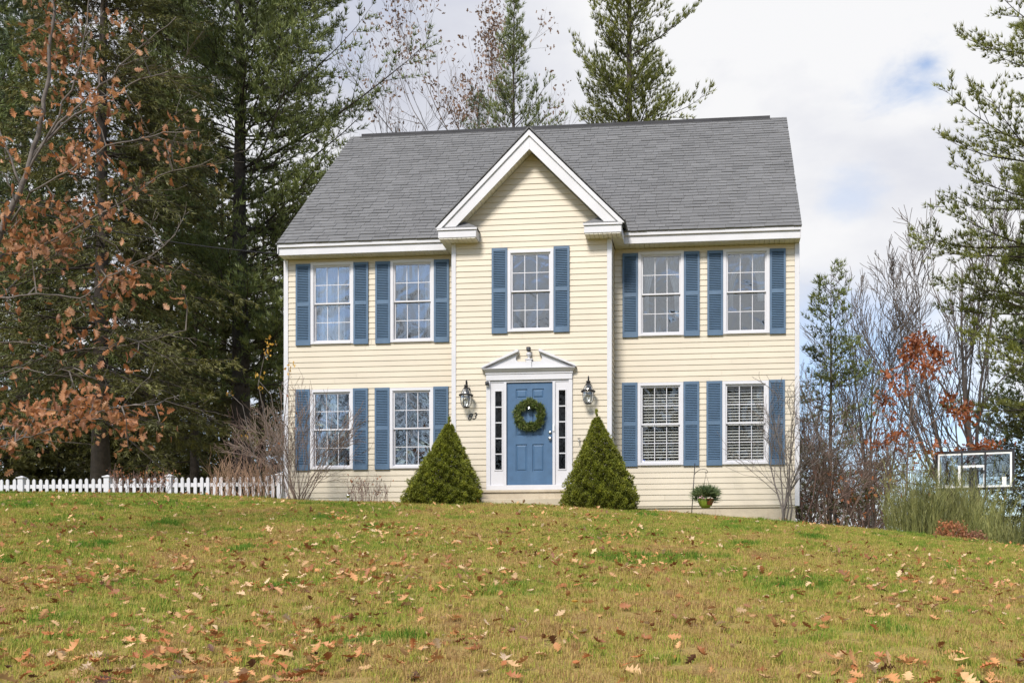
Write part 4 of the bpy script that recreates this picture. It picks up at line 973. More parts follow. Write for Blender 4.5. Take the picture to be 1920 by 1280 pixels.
# broom shrubs
def broom(u, d, H, w, n, seed, label):
    r = np.random.default_rng(seed); b = at(u, d); t_ = thing('broom_shrub', label, 'shrub', b, 'green broom shrubs under the backboard')
    A, B, RA, RB, T = [], [], [], [], []
    for i in range(n):
        a = r.random()*6.283; q = w*math.sqrt(r.random()); p = b+np.array([q*math.cos(a), q*.7*math.sin(a), 0]); p[2] = float(ground(p[0], p[1]))-.03
        h = H*r.uniform(.4, 1.15)*(1-.35*(q/w)**2)*(.85+.2*math.sin(a*3+seed)); d_ = np.array([.22*math.cos(a)*q/w+r.normal(0,.07), .2*math.sin(a)*q/w+r.normal(0,.07), 1.0]); tt = r.random()
        for k in range(4):
            e = p+unit(d_)*h/4; A.append(p); B.append(e); RA.append(.0062*(1-k/4.6)); RB.append(.0062*(1-(k+1)/4.6)); T.append(tt)
            if k > 0:
                for _ in range(3):
                    f = p+unit(d_+r.normal(0,.28,3)*[1,1,.4])*h*.26; A.append(p+(e-p)*r.random()); B.append(f+(e-p)*.3); RA.append(.004); RB.append(.002); T.append(np.clip(tt+r.normal(0,.2),0,1))
            p = e; d_ = d_+r.normal(0,.06,3)
    m1 = MB(); m1.segs(A, B, RA, RB, 3, np.array(T)); obj('stems', m1, M_BROOM, t_, kind='stuff')
broom(1725, 20.4, 1.75, .62, 420, 101, 'green broom shrub left of the backboard')
broom(1815, 20.7, 1.8, .72, 480, 102, 'green broom shrub under the middle of the backboard')
broom(1868, 20.2, 1.1, .50, 320, 103, 'lower green broom shrub at the right end of the lawn')
broom(1770, 21.4, 1.8, .6, 350, 104, 'green broom shrub behind the other brooms')
def bush(name, label, u, d, w, h, n, size, mat, seed, group=None):
    r = np.random.default_rng(seed); b = at(u, d); t_ = thing(name, label, 'shrub', b, group)
    D = unit(r.normal(size=(n,3))); D[:,2] = np.abs(D[:,2]); lump = 1+.16*np.sin(D[:,0]*7+seed)*np.sin(D[:,1]*6+1)*1.2+.1*np.sin(D[:,2]*9)
    P = b+D*np.array([w,w*.9,h])*(lump*r.uniform(.55,1,n)**.5)[:,None]; m1 = MB()
    for i in range(4):
        q = P[i::4]; m1.scatter(*LEAFLO[i], rotm(r, len(q))*(size*r.uniform(.6,1.3,len(q)))[:,None,None], q, r.random(len(q)))
    obj('foliage', m1, mat, t_, kind='stuff'); tw = Twigs(seed)
    for i in range(26): tw.seg(b, b+unit(r.normal(size=3)*[1,1,.3]+[0,0,.8])*[w,w,h]*.95, .006, .002)
    tw.build('twigs', M_TWIG, t_, kind='stuff'); return t_
bush('red_shrub', 'small rounded rust red shrub under the backboard', 1784, 19.5, .40, .42, 1300, .055, M_RUST, 111, 'rust red shrubs')
bush('red_shrub', 'smaller rust pink shrub right of the rounded rust red one', 1826, 19.4, .32, .28, 850, .05, leafmat('pink_rust_leaf', [(.21,.085,.045),(.34,.15,.085),(.44,.23,.14)], .3), 112, 'rust red shrubs')
# ------------------------------------------------------------------ plants at the house
def cone_spruce(label, ub, ut, vt, d, R, seed):
    r = np.random.default_rng(seed); b = at(ub, d); b[2] -= .04; top = pix(ut, vt, d); H = top[2]-b[2]; t_ = thing('cone_spruce', label, 'shrub', b, 'cone shaped dwarf spruces beside the door')
    n = 23000; f = 1-np.sqrt(r.random(n)*.995+.003); a = r.random(n)*2*math.pi
    pr = np.interp(f, [0,.05,.13,.35,.6,.8,.92,1], [.90,.98,1.0,.78,.48,.24,.10,.02])
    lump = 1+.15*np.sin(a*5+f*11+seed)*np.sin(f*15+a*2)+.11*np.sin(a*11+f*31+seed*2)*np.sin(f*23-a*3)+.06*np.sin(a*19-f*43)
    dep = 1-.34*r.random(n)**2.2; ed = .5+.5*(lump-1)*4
    q = R*pr*lump*dep; P = np.stack([b[0]+(top[0]-b[0])*f+q*np.cos(a), b[1]+q*np.sin(a), b[2]+H*f+r.normal(0,.012,n)], 1)
    Ax = unit(np.stack([np.cos(a), np.sin(a), .75+0*a], 1)+r.normal(0,.25,(n,3))); m1 = MB()
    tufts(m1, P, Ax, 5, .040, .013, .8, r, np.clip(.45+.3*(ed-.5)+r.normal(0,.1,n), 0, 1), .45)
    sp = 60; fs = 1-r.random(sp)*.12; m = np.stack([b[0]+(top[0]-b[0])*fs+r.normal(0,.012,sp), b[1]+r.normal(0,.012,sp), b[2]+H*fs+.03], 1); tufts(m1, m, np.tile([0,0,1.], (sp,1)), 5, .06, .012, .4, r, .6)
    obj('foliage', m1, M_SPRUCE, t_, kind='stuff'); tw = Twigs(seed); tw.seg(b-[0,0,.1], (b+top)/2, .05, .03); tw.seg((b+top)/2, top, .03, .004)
    for i in range(420):
        f = r.random()**1.4*.92; a = r.random()*6.283; c = b+(top-b)*f; q = R*np.interp(f, [0,.13,.35,.6,.8,1], [.9,1,.78,.48,.24,.02])*.86
        tw.seg(c, c+np.array([math.cos(a)*q, math.sin(a)*q, q*.35]), .008, .003)
    tw.build('branches', M_TWIG, t_, kind='stuff')
cone_spruce('left cone shaped dwarf spruce beside the front step, under the number 83', 829, 843, 787, 19.0, .67, 121)
cone_spruce('right cone shaped dwarf spruce beside the front step, under the right lantern', 1128, 1118, 773, 18.8, .665, 122)
t_, tw = bare_tree('bare_shrub', 'bare many stemmed shrub in front of the left house corner', at(560, 19.6), 1.95, .010, 131, M_TWIG, 24, .52, 2, (5,6), .5, .02, 'bare shrubs at the house corners', cat='shrub', rmin=.0035, wob=.1)
leaves_on(tw, t_, 14, .07, M_RUST, tw.r, .05)
t_, tw = bare_tree('bare_shrub', 'reddish tangled bare shrub behind the end of the fence', at(490, 21.3), 1.9, .009, 132, M_TWIGR, 10, .5, 2, (7,7), .7, .02, 'bare shrubs at the house corners', cat='shrub', rmin=.004, wob=.16)
t_, tw = bare_tree('bare_shrub', 'bare grey shrub with crossing stems at the right house corner', at(1470, 18.7), 2.45, .019, 133, M_GREYB, 7, .34, 2, (8,7), .6, .05, 'bare shrubs at the house corners', cat='shrub', rmin=.0035, wob=.12, dirs=[(-.28,0,1),(-.15,.1,1),(0,0,1),(.12,0,1),(.22,.1,1),(-.05,-.1,1),(.05,.1,1)])
# tall vine canes with the last yellow leaves
b = at(515, 20.0); t_ = thing('climbing_vine', 'tall thin vine canes with a few yellow leaves left of the house corner', 'vine', b); tw = Twigs(135); r = tw.r; m1 = MB()
for pl, lv in (([(520,945),(500,800),(484,720),(497,662),(505,645)], [(505,645,9,20),(500,662,6,8)]), ([(528,945),(520,820),(508,740),(484,712)], [(484,705,6,9),(492,728,5,5)]), ([(535,945),(528,830),(540,720),(545,686)], [(545,688,7,10),(541,702,4,4)]), ([(505,945),(470,830),(455,760),(428,735)], [(430,740,5,5),(459,817,6,6)])):
    P = np.array([pix(u, v, 20.0-.02*i) for i, (u, v) in enumerate(pl)]); P[0,2] = float(ground(P[0,0], P[0,1]))-.05
    m1.tube(P, np.linspace(.011, .004, len(P)), 5)
    for u, v, rad, n in lv:
        c = pix(u, v, 19.95); q = c+r.normal(0, .7, (n,3))*rad/FPX*20; m2 = MB(); m2.scatter(*LEAFLO[n%4], rotm(r, n)*(.075*r.uniform(.7,1.2,n))[:,None,None], q, r.random(n)); obj('leaves', m2, M_YEL, t_, kind='stuff')
obj('canes', m1, M_GREYB, t_, smooth=True)
def dry_stems(u0, u1, d, H, n, seed, label, mat, leafn=0):
    r = np.random.default_rng(seed); b = at((u0+u1)/2, d); t_ = thing('dry_perennial', label, 'plant', b, 'dead perennial stems along the front'); tw = Twigs(seed)
    for i in range(n):
        p = at(r.uniform(u0, u1), d+r.normal(0,.15)); p[2] -= .03; tw.grow(p, (r.normal(0,.2), r.normal(0,.2), 1), H*r.uniform(.5,1.05), .006, 1, (3,), .4, .03, .1, .4, .003)
    tw.build('stems', mat, t_, kind='stuff')
    if leafn: leaves_on(tw, t_, leafn, .05, M_RUST, r, .04)
dry_stems(395, 520, 20.3, .85, 110, 141, 'dead tan stems in front of the right end of the fence', paint('tan_stem', (.27,.17,.11), .9, .3))
dry_stems(215, 310, 20.2, .55, 60, 142, 'dead brown stems with curled leaves in front of the middle fence posts', M_TWIGR, 160)
dry_stems(655, 728, 19.3, .50, 42, 143, 'dead reddish stems below the second lower window from the left', M_TWIGR, 40)
# solar light
b = at(653, 19.2); gl_ = thing('garden_light', 'small metal path light left of the left cone spruce', 'light', b)
m1 = MB(); m1.tube([b-[0,0,.05], b+[0,0,.1]], .008, 6); obj('stake', m1, M_BRASS, gl_); m1 = MB(); m1.lathe([(.001,.1),(.025,.1),(.03,.13),(.045,.135),(.03,.16),(.001,.165)], b, 12); obj('lamp_head', m1, M_BRASS, gl_, smooth=True)
# shepherd hook and basket
d = 18.55; b = at(1296, d); hk = thing('shepherd_hook', 'leaning black shepherd hook pole in the lawn by the right windows', 'plant hook', b)
P0 = b-[0,0,.1]; P1 = pix(1303, 868, d); m1 = MB(); m1.tube([P0, (P0+P1)/2, P1], .0085, 8); obj('pole', m1, M_BLACK, hk, smooth=True)
cur = [pix(u, v, d) for u, v in ((1302,889),(1306,884),(1312,880),(1319,879),(1324,880),(1327,883),(1326,886),(1323.5,887),(1321.5,884))]
m1 = MB(); m1.tube(cur, .006, 6); obj('arm', m1, M_BLACK, hk, smooth=True)
c = pix(1323, 940, d); bk = thing('hanging_basket', 'hanging lime and rust basket of greenery on the shepherd hook', 'planter', c)
m1 = MB(); m1.lathe([(.001,-.125),(.07,-.12),(.115,-.07),(.145,.0),(.155,.05),(.14,.05),(.10,-.03),(.001,-.04)], c, 20); pot = obj('pot', m1, M_BASK, bk, smooth=True)
m1 = MB(); seg_ = [(.118,-.07),(.149,.0),(.158,.048)]; V = []
for rr, zz in seg_:
    for k_ in range(9): a = -1.35+k_*.22; V.append((c[0]+rr*math.cos(a), c[1]+rr*math.sin(a), c[2]+zz))
m1.add(V, [(i*9+k_, i*9+k_+1, (i+1)*9+k_+1, (i+1)*9+k_) for i in range(2) for k_ in range(8)]); obj('liner', m1, M_BASK2, pot, smooth=True, label='rust red side of the pot')
m1 = MB(); tp = pix(1323.5, 888, d)
for a in (0, 2.09, 4.19): m1.tube([tp, c+[.15*math.cos(a), .15*math.sin(a), .05]], .0025, 4)
obj('hanger', m1, M_BLACK, bk); r = np.random.default_rng(151); n = 620; a = r.random(n)*6.283; q = np.sqrt(r.random(n))*.16
P = np.stack([c[0]+q*np.cos(a), c[1]+q*np.sin(a), c[2]+.09+.12*r.random(n)*(1-q*2.5)-(q > .15)*r.random(n)*.17*(r.random(n) < .5)], 1); Ax = unit(np.stack([np.cos(a)*q*5, np.sin(a)*q*5, 1.1-q*5.5], 1))
m1 = MB(); tufts(m1, P, Ax, 4, .125, .018, .55, r, r.random(n), .3, .7); obj('foliage', m1, M_BASKG, bk, kind='stuff')
for dx, dz in ((-.10,.06),(-.06,.09),(-.04,.05)):
    m1 = MB(); m1.lathe([(.001,-.02),(.02,-.012),(.024,0),(.018,.014),(.001,.02)], c+[dx,-.15,dz], 8); obj('flower', m1, paint('pink_flower', (.55,.33,.36), .7), bk, smooth=True)
# wreath
wc = np.array([.0, BY-.045, 1.80]); wr = thing('wreath', 'green leafy wreath hanging on the blue front door', 'wreath', wc); r = np.random.default_rng(161)
n = 1500; a = r.random(n)*6.283; b_ = r.random(n)*6.283; rad = .243+.040*np.cos(b_)+r.normal(0,.016,n)+.012*np.sin(a*5); P = wc+np.stack([rad*np.cos(a), -.02-.04*np.sin(b_)*.9, rad*np.sin(a)], 1)
Ax = unit(np.stack([-np.sin(a)*.8+.55*np.cos(a)*np.cos(b_), -.35-.3*np.sin(b_), np.cos(a)*.8+.55*np.sin(a)*np.cos(b_)], 1))
m1 = MB(); tufts(m1, P, Ax, 3, .072, .017, .65, r, r.random(n), .3); obj('leaves', m1, M_WREATH, wr, kind='stuff')
m1 = MB(); aa = np.linspace(0, 2*math.pi, 25); m1.tube(np.stack([wc[0]+.245*np.cos(aa), np.full(25, wc[1]-.02), wc[2]+.245*np.sin(aa)], 1), .03, 8); obj('ring', m1, M_TWIG, wr)
m1 = MB(); m1.lathe([(.001,.045),(.02,.04),(.032,.01),(.045,-.025),(.048,-.03),(.001,-.03)], wc+[.0,-.05,.135], 14); obj('bell', m1, M_BRASS, wr, smooth=True)
# ------------------------------------------------------------------ basketball backboard
bc = pix(1827, 881, 22.8); yaw = -.34; bb = thing('basketball_backboard', 'clear basketball backboard with white border above the broom shrubs', 'backboard', bc)
def loc2w(V): V = np.asarray(V, float); c_, s_ = math.cos(yaw), math.sin(yaw); roll = .022; x = V[:,0]*math.cos(roll)+V[:,2]*math.sin(roll)*0; z = V[:,2]-V[:,0]*math.sin(roll); return np.stack([bc[0]+x*c_-V[:,1]*s_, bc[1]+x*s_+V[:,1]*c_, bc[2]+z], 1)
def bpart(nm, boxes, mat, par=bb, **kw):
    m1 = MB()
    for q in boxes: m1.box(*q)
    m1.v = [loc2w(v) for v in m1.v]; return obj(nm, m1, mat, par, **kw)
w, h = .845, .435
bpart('frame', [(-w-.022,w+.022,-.02,.03,h-.03,h+.022),(-w-.022,w+.022,-.02,.03,-h-.022,-h+.03),(-w-.022,-w+.03,-.02,.03,-h+.03,h-.03),(w-.03,w+.022,-.02,.03,-h+.03,h-.03)], M_BLACK)
gp = bpart('glass_panel', [(-w+.03,w-.03,.0,.008,-h+.03,h-.03)], M_BGLASS)
w2, h2, e = w-.035, h-.035, .042
bpart('border', [(-w2,w2,-.006,-.002,h2-e,h2),(-w2,w2,-.006,-.002,-h2,-h2+e),(-w2,-w2+e,-.006,-.002,-h2+e,h2-e),(w2-e,w2,-.006,-.002,-h2+e,h2-e)], M_BONE, gp)
bpart('target_square', [(-.36,.25,-.006,-.002,.06,.115),(-.36,-.305,-.006,-.002,-.34,.0598),(.195,.25,-.006,-.002,-.34,.0598)], M_BONE, gp)
bpart('warning_label', [(.60,.69,-.006,-.002,-.36,-.17)], M_BONE, gp)
r = np.random.default_rng(5); lt = []
for x0, n in ((-.78, 9), (-.22, 4), (.02, 5), (.17, 2)):
    for i in range(n):
        x = x0+i*.035; lt += [(x,x+.007,-.006,-.002,-.372,-.322)]
        if i % 2 == 0: lt += [(x+.008,x+.024,-.006,-.002,-.33,-.322)]
        if i % 3 < 2: lt += [(x+.008,x+.024,-.006,-.002,-.372,-.364)]
        if i % 3 == 1: lt += [(x+.0245,x+.030,-.006,-.002,-.363,-.331)]
bpart('lettering', lt, M_BONE, gp)
for x in (-.27, .24): bpart('support_arm', [(x-.017,x+.017,-.065,-.025,-h,h)], M_BLACK)
bpart('cross_bar', [(-.252,.222,-.06,-.03,-.035,-.01)], M_BLACK)
bpart('bracket', [(-.06,-.03,-.3,-.066,-.14,.04),(.03,.06,-.3,-.066,-.14,.04),(-.09,-.065,-.45,-.07,-.34,-.145),(.065,.09,-.45,-.07,-.34,-.145)], M_BLACK)
pz = float(ground(bc[0], bc[1]-.5))-bc[2]; bpart('pole', [(-.06,.06,-.57,-.455,pz-.3,-.30)], M_BLACK)
# ------------------------------------------------------------------ rusty oak in the left foreground
DO = 11.8; b = at(-75, DO); oak = thing('oak_tree', 'young oak holding rusty brown leaves in the left foreground', 'tree', b); tw = Twigs(171); r = tw.r; limbs = []
LIMB = [([(-75,1050),(-60,700),(-30,520),(2,430),(38,360),(58,295),(80,210),(92,120),(100,20),(104,-60)], .045, 0), ([(58,300),(110,230),(190,160),(260,90),(330,35)], .022, .25), ([(50,330),(110,215),(150,120),(165,20),(170,-40)], .02, -.2),
        ([(60,290),(140,215),(230,165),(300,140),(355,112)], .018, .1), ([(20,420),(60,360),(110,330),(200,275),(290,255),(370,245)], .018, -.3), ([(-14,495),(6,480),(60,470),(150,425),(220,385),(300,330),(400,300)], .022, .2),
        ([(-36,575),(2,560),(70,550),(150,560),(200,520),(280,480),(330,440)], .016, -.25), ([(-52,655),(-2,640),(50,640),(120,660),(200,650),(280,640),(350,620)], .012, .3), ([(-66,855),(-8,840),(60,815),(130,790),(210,765),(290,755),(340,742)], .014, -.2), ([(-36,575),(0,560),(40,520),(120,465),(180,440)], .014, .35), ([(-60,715),(-4,700),(40,690),(90,700),(140,690)], .01, .1), ([(40,350),(0,250),(-30,150)], .02, .2), ([(30,380),(10,330),(-30,300)], .014, -.2)]
for pl, r0, dz in LIMB:
    P = np.array([pix(u, v, DO+dz*min(i,2)*.5) for i, (u, v) in enumerate(pl)])
    if pl[0][1] == 1050: P[0] = b-[0,0,.2]
    P = np.concatenate([P[i]+(P[i+1]-P[i])*np.linspace(0,1,5)[:-1,None] for i in range(len(P)-1)]+[P[-1:]]); P[1:] += r.normal(0, .010, P[1:].shape)
    limbs.append(P); m1 = MB(); m1.tube(P, np.linspace(r0*(.72 if r0 < .04 else 1), .0045 if r0 < .04 else .012, len(P)), 8 if r0 > .04 else 6); obj('trunk' if r0 > .04 else 'branch', m1, M_GREYB, oak, smooth=True)
    if r0 < .04:
        for j in range(6):
            i = r.integers(6, len(P)-1); dd = unit(P[i+1]-P[i]); tw.grow(P[i], unit(dd+.7*unit(r.normal(size=3))), r.uniform(.25,.75), .006, 1, (4,), .6, .04, .1, .3, .0025)
CLU = [(30,420,34,26),(75,455,36,34),(20,465,30,26),(115,470,34,30),(60,480,30,22),(95,390,34,20),(130,400,30,18),(150,290,34,24),(110,300,28,18),(165,315,24,14),(120,95,40,22),(150,60,34,18),(170,110,30,16),(195,135,26,10),(75,110,26,10),(60,60,24,8),(90,15,30,12),(215,55,20,5),(265,95,12,5),(240,35,14,4),(200,180,28,14),(225,200,20,8),(170,215,22,8),(150,165,24,10),(100,170,26,10),(60,200,22,7),(280,250,20,7),(345,240,18,8),(310,262,14,4),(300,275,14,6),(190,270,16,5),(390,312,8,2),(325,305,16,6),(230,335,18,8),(270,345,16,6),(190,405,24,14),(225,395,20,10),(250,400,14,5),(20,335,20,6),(10,290,22,7),(120,640,30,12),(200,520,30,22),(250,515,24,16),(215,550,22,12),(180,570,24,14),(160,590,20,10),(285,515,14,6),(320,540,10,3),(345,540,8,2),(190,630,16,6),(200,655,12,5),(240,680,8,3),(140,620,14,5),(10,560,20,8),(5,690,14,4),(50,690,16,6),(165,705,12,4),(70,770,34,22),(110,770,36,34),(150,765,36,36),(190,770,34,30),(225,785,24,18),(260,795,20,12),(40,800,36,26),(80,810,36,30),(20,820,30,18),(130,745,26,16),(175,745,24,12),(275,775,14,7),(300,790,10,4),(235,820,12,5),(240,840,8,3),(10,840,24,12),(45,640,16,4),(85,540,14,4)]
P_, T_ = clusters(tw, limbs, CLU, DO, .12, r, .3); tw.build('twigs', M_GREYB, oak, kind='stuff')
n = len(P_); M = rotm(r, n)*(.105*r.uniform(.6,1.3,n))[:,None,None]; order = np.argsort(-P_[:,2])
OAKM = [leafmat('oak_leaf_'+nm, [c_, c_], .45) for nm, c_ in (('rust', (.31,.115,.042)), ('brown', (.26,.115,.055)), ('tan', (.47,.245,.13)), ('orange', (.40,.165,.06)))]
LM = [[MB().add(*LEAF[i]).mesh('leaf', m_) for i in range(6)] for m_ in OAKM]
pick = r.permutation(n); vis = [i for i in pick if proj_ok] if False else list(pick)
for i in vis[:300]:
    o = link('leaf', LM[R_.choice((0,0,1,2,3,3))][i % 6], oak, P_[i]); mt = Matrix(M[i].tolist()); o.rotation_euler = mt.normalized().to_euler(); s_ = np.linalg.norm(M[i][:,0]); o.scale = (s_,)*3
rest = np.array(vis[300:]); m1 = MB()
for i in range(6):
    q = rest[i::6]; m1.scatter(*LEAF[i], M[q], P_[q], T_[q])
obj('leaves', m1, M_OAK, oak, kind='stuff')
# service cable
m1 = MB(); pa, pb = pix(-160, 330, 17), np.array([XL+.02, -.06, 5.38]); q = np.linspace(0, 1, 25)[:, None]; P = pa+(pb-pa)*q; P[:,2] -= .25*np.sin(q[:,0]*math.pi); m1.tube(P, .011, 6)
solo('service_cable', m1, M_BLACK, 'thin grey cable crossing the left trees to the house eave', 'cable', tuple(pb), smooth=True)
# ------------------------------------------------------------------ bare trees across the road, mirrored in the panes
RO = 'trees across the road'
for i, (x, y, H, sd_) in enumerate(((-17, -48, 17, 1), (-20.5, -50, 18, 2), (-24, -47, 17, 3), (-10, -50, 17, 8), (-13.5, -54, 19, 4), (-28, -52, 18, 9), (9, -47, 16, 5))):
    bare_tree('bare_tree', 'bare tree across the road, mirrored in the window panes', (x, y, float(ground(x, y))), H, .28, 200+sd_*5, M_TRUNKD, 1, .15, 3, (9,8,7), .7, .05, RO, rmin=.024, first=.15)
for i, (x, y, H) in enumerate(((-2.5, -58, 20), (2, -62, 22), (6, -58, 20), (-6, -66, 17))):  # unseen pines, added to keep bright sky out of the lower right panes
    conifer('pine_tree', 'unseen pine across the road, added to darken the window reflections', (x, y, float(ground(x, y))), H, .3, 1.5, lambda f: 4.2*(1-f)**.5+.3, 700+i, M_HEM, RO, whorl=.8, per=6, sub=7, tper=4, k=5, nl=.45, nw=.14)
# ------------------------------------------------------------------ turf and fallen leaves
def tuft_mesh(seed, n, hgt, rad):
    r = np.random.default_rng(seed); a = r.random(n)*6.283; q = rad*np.sqrt(r.random(n)); x, y = q*np.cos(a), q*np.sin(a); az = r.random(n)*6.283; h = hgt*r.uniform(.4,1.15,n); w = r.uniform(.0035,.006,n); ln = r.uniform(.1,1.0,n)*h
    dx, dy = np.cos(az), np.sin(az); sx, sy = -dy*w/2, dx*w/2
    V = np.stack([np.stack([x-sx,y-sy,0*h-.01],1), np.stack([x+sx,y+sy,0*h-.01],1), np.stack([x+sx*.7+dx*ln*.4,y+sy*.7+dy*ln*.4,h*.6],1), np.stack([x-sx*.7+dx*ln*.4,y-sy*.7+dy*ln*.4,h*.6],1), np.stack([x+dx*ln,y+dy*ln,h*(.95-.3*ln/h)],1)], 1).reshape(-1,3)
    b_ = np.arange(n)*5; m1 = MB(); m1.add(V, np.stack([b_,b_+1,b_+2,b_+3],1), r.random(n)); m1.f.append(np.stack([b_+3,b_+2,b_+4],1)); m1.t.append(m1.t[0]); return m1
m, t, out = newmat('grass_blade'); g = N(t, 'ShaderNodeNewGeometry'); oi = N(t, 'ShaderNodeObjectInfo'); ta = N(t, 'ShaderNodeAttribute', attribute_name='tint')
s_ = turf_color(t, g.outputs['Position'], oi.outputs['Random']); s_ = mathn(t, 'ADD', s_, mathn(t, 'MULTIPLY', mathn(t, 'SUBTRACT', ta.outputs['Fac'], .5), .16))
c_ = ramp(t, s_, [(.32, (.37,.235,.11)), (.41, (.48,.35,.135)), (.50, (.42,.365,.095)), (.585, (.275,.325,.055)), (.70, (.105,.21,.032))])
df = N(t, 'ShaderNodeBsdfDiffuse'); tl = N(t, 'ShaderNodeBsdfTranslucent'); ms = N(t, 'ShaderNodeMixShader'); ms.inputs[0].default_value = .3
L(t, c_, df.inputs[0]); L(t, c_, tl.inputs[0]); L(t, df.outputs[0], ms.inputs[1]); L(t, tl.outputs[0], ms.inputs[2]); L(t, ms.outputs[0], out.inputs[0]); M_BLADE = m
TUFTS = []
for i, (n, h_, ra_) in enumerate(((46, .052, .10), (40, .065, .09), (52, .045, .11), (26, .10, .07))):
    p = at(700+150*i, 9+i*1.5); o = link('grass_tuft', tuft_mesh(300+i, n, h_, ra_).mesh('grass_tuft', M_BLADE), None, p, kind='stuff'); TUFTS.append(o)
gx = np.arange(-17, 13.01, .5); gy = np.arange(-16.2, .31, .5); XX, YY = np.meshgrid(gx, gy); ZZ = ground(XX, YY)-.004
idx = np.arange(XX.size).reshape(XX.shape); F = np.stack([idx[:-1,:-1], idx[:-1,1:], idx[1:,1:], idx[1:,:-1]], -1).reshape(-1,4); Vg = np.stack([XX,YY,ZZ],-1).reshape(-1,3)
cen = Vg[F].mean(1); dl = cen-CAM; dep = dl@FW; lat = dl@RT; hx = np.abs(cen[:,0]-.01) < 5.6
F = F[(lat > -.64*dep-2.5) & (lat < .42*dep+2.5) & (dep > 4.6) & ~((cen[:,1] > -.05) & hx) & ~((cen[:,1] > -.75) & (np.abs(cen[:,0]) < 1.8))]
mb = MB(); mb.add(Vg, F); grass = obj('lawn_grass', mb, M_BLADE, kind='stuff')
ng = bpy.data.node_groups.new('grass_scatter', 'GeometryNodeTree'); ng.interface.new_socket('Geometry', in_out='INPUT', socket_type='NodeSocketGeometry'); ng.interface.new_socket('Geometry', in_out='OUTPUT', socket_type='NodeSocketGeometry')
gi = N(ng, 'NodeGroupInput'); go = N(ng, 'NodeGroupOutput'); dp = N(ng, 'GeometryNodeDistributePointsOnFaces'); dp.inputs['Density'].default_value = 150; L(ng, gi.outputs[0], dp.inputs['Mesh'])
jn = N(ng, 'GeometryNodeJoinGeometry')
for o in TUFTS[::-1]:
    ob = N(ng, 'GeometryNodeObjectInfo', transform_space='ORIGINAL'); ob.inputs['Object'].default_value = o; ob.inputs['As Instance'].default_value = True; L(ng, ob.outputs['Geometry'], jn.inputs[0])
ip = N(ng, 'GeometryNodeInstanceOnPoints'); L(ng, dp.outputs['Points'], ip.inputs['Points']); L(ng, jn.outputs[0], ip.inputs['Instance']); ip.inputs['Pick Instance'].default_value = True
pn = N(ng, 'ShaderNodeTexNoise'); pn.inputs['Scale'].default_value = .9; pp = N(ng, 'GeometryNodeInputPosition'); L(ng, pp.outputs[0], pn.inputs['Vector'])
rv = N(ng, 'FunctionNodeRandomValue', data_type='INT'); rv.inputs['Min'].default_value = 0; rv.inputs['Max'].default_value = 2; rv.inputs['Seed'].default_value = 3
tall = mathn(ng, 'GREATER_THAN', pn.outputs['Fac'], .63)
r01 = N(ng, 'FunctionNodeRandomValue', data_type='FLOAT'); r01.inputs['Seed'].default_value = 9
ti = mathn(ng, 'MULTIPLY', tall, mathn(ng, 'GREATER_THAN', r01.outputs[1], .45))
ii = N(ng, 'GeometryNodeSwitch', input_type='INT'); L(ng, ti, ii.inputs[0]); L(ng, rv.outputs[2], ii.inputs[1]); ii.inputs[2].default_value = 3; L(ng, ii.outputs[0], ip.inputs['Instance Index'])
ra_ = N(ng, 'FunctionNodeRandomValue', data_type='FLOAT_VECTOR'); ra_.inputs[0].default_value = (-.15,-.15,0); ra_.inputs[1].default_value = (.15,.15,6.28); L(ng, ra_.outputs[0], ip.inputs['Rotation'])
rs = N(ng, 'FunctionNodeRandomValue', data_type='FLOAT'); rs.inputs[2].default_value = .65; rs.inputs[3].default_value = 1.25; L(ng, rs.outputs[1], ip.inputs['Scale'])
L(ng, ip.outputs[0], go.inputs[0]); md = grass.modifiers.new('scatter', 'NODES'); md.node_group = ng
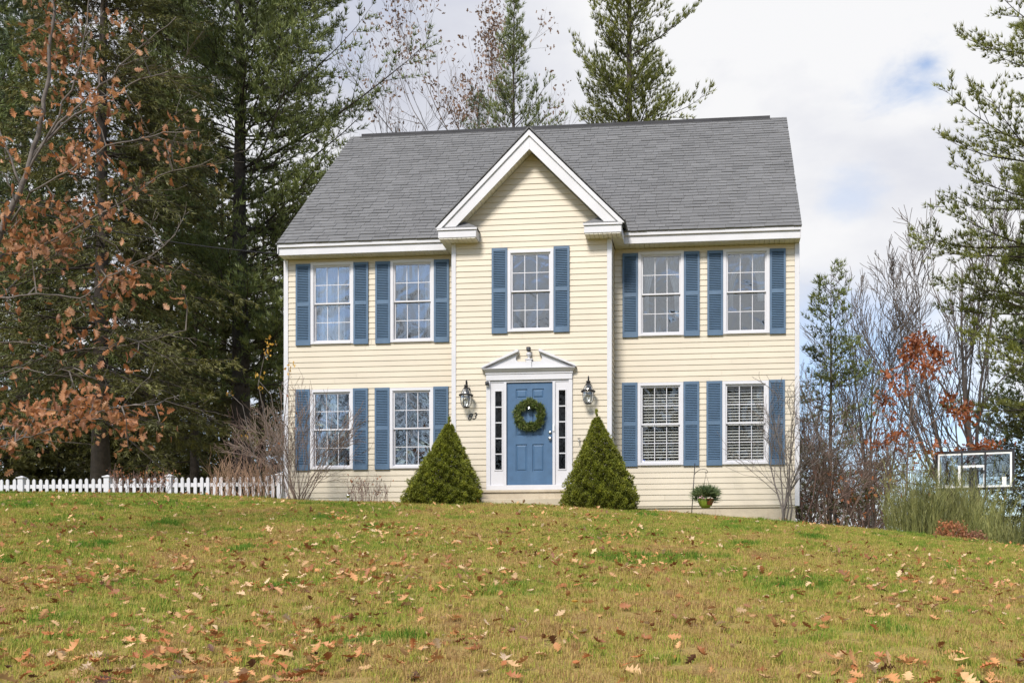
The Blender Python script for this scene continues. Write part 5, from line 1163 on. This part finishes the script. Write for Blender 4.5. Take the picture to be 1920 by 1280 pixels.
# leaves on the lawn
r = np.random.default_rng(401); pts = []
while len(pts) < 8200:
    dpt = math.sqrt(r.uniform(5.4**2, 20.3**2)) if r.random() < .72 else r.uniform(5.4, 13); u = r.uniform(-60, 1980); p = at(u, dpt)
    if p[1] > YC+.1: continue
    dens = .5+.5*math.sin(p[0]*1.1+2.3*math.sin(p[1]*.7))*math.sin(p[1]*1.3+1.7*math.sin(p[0]*.6)); dens = .12+.95*dens**1.6+.2*(u < 700)
    if r.random() < dens: pts.append((dpt, p))
pts.sort(key=lambda q: q[0]); P_ = np.array([p for _, p in pts]); n = len(P_); P_[:,2] += r.uniform(.015,.045,n)
M = rotm(r, n, .45); sz = .105*np.where(np.arange(n) < 300, r.uniform(.6,1.3,n), r.uniform(.22,1.0,n))
FC = [('pale tan', (.56,.35,.17), 3), ('light brown', (.49,.24,.095), 4), ('rust brown', (.39,.14,.048), 3), ('dark brown', (.12,.055,.032), 1), ('bleached buff', (.54,.40,.27), 1)]
FM = [[MB().add(*LEAF[i]).mesh('fallen_leaf', leafmat('fallen_'+nm.replace(' ', '_'), [c_, c_], .2)) if i == 0 else None for i in range(6)] for nm, c_, _ in FC]
for k_, row in enumerate(FM):
    for i in range(1, 6): row[i] = MB().add(*LEAF[i]).mesh('fallen_leaf', row[0].materials[0])
wts = [c_[2] for c_ in FC]
for i in range(300):
    k_ = R_.choices(range(5), wts)[0]; o = link('fallen_leaf', FM[k_][i % 6], None, P_[i], label=FC[k_][0]+' fallen oak leaf lying on the lawn', category='leaf', group='fallen oak leaves, '+FC[k_][0])
    o.rotation_euler = Matrix(M[i].tolist()).to_euler(); o.scale = (sz[i],)*3
m1 = MB(); rest = np.arange(300, n); tt = r.random(n)
near = rest[:2200]; farl = rest[2200:]
for i in range(6):
    q = near[i::6]; m1.scatter(*LEAF[i], M[q]*sz[q][:,None,None], P_[q], tt[q])
for i in range(4):
    q = farl[i::4]; m1.scatter(*LEAFLO[i], M[q]*sz[q][:,None,None], P_[q], tt[q])
obj('fallen_leaves', m1, leafmat('fallen_mixed', [(.17,.07,.03),(.36,.135,.045),(.48,.23,.09),(.55,.34,.165),(.58,.43,.27)], .2), kind='stuff')
for u, dpt in ((624, 14.5), (1078, 7.6)):
    p = at(u, dpt); p[2] += .06; m1 = MB(); m1.lathe([(.001,0),(.022,.004),(.026,.012),(.014,.018),(.001,.018)], p, 10); solo('dandelion', m1, M_YEL, 'yellow dandelion head in the grass '+('near the crest on the left' if u < 900 else 'low in the middle of the lawn'), 'flower', tuple(p))
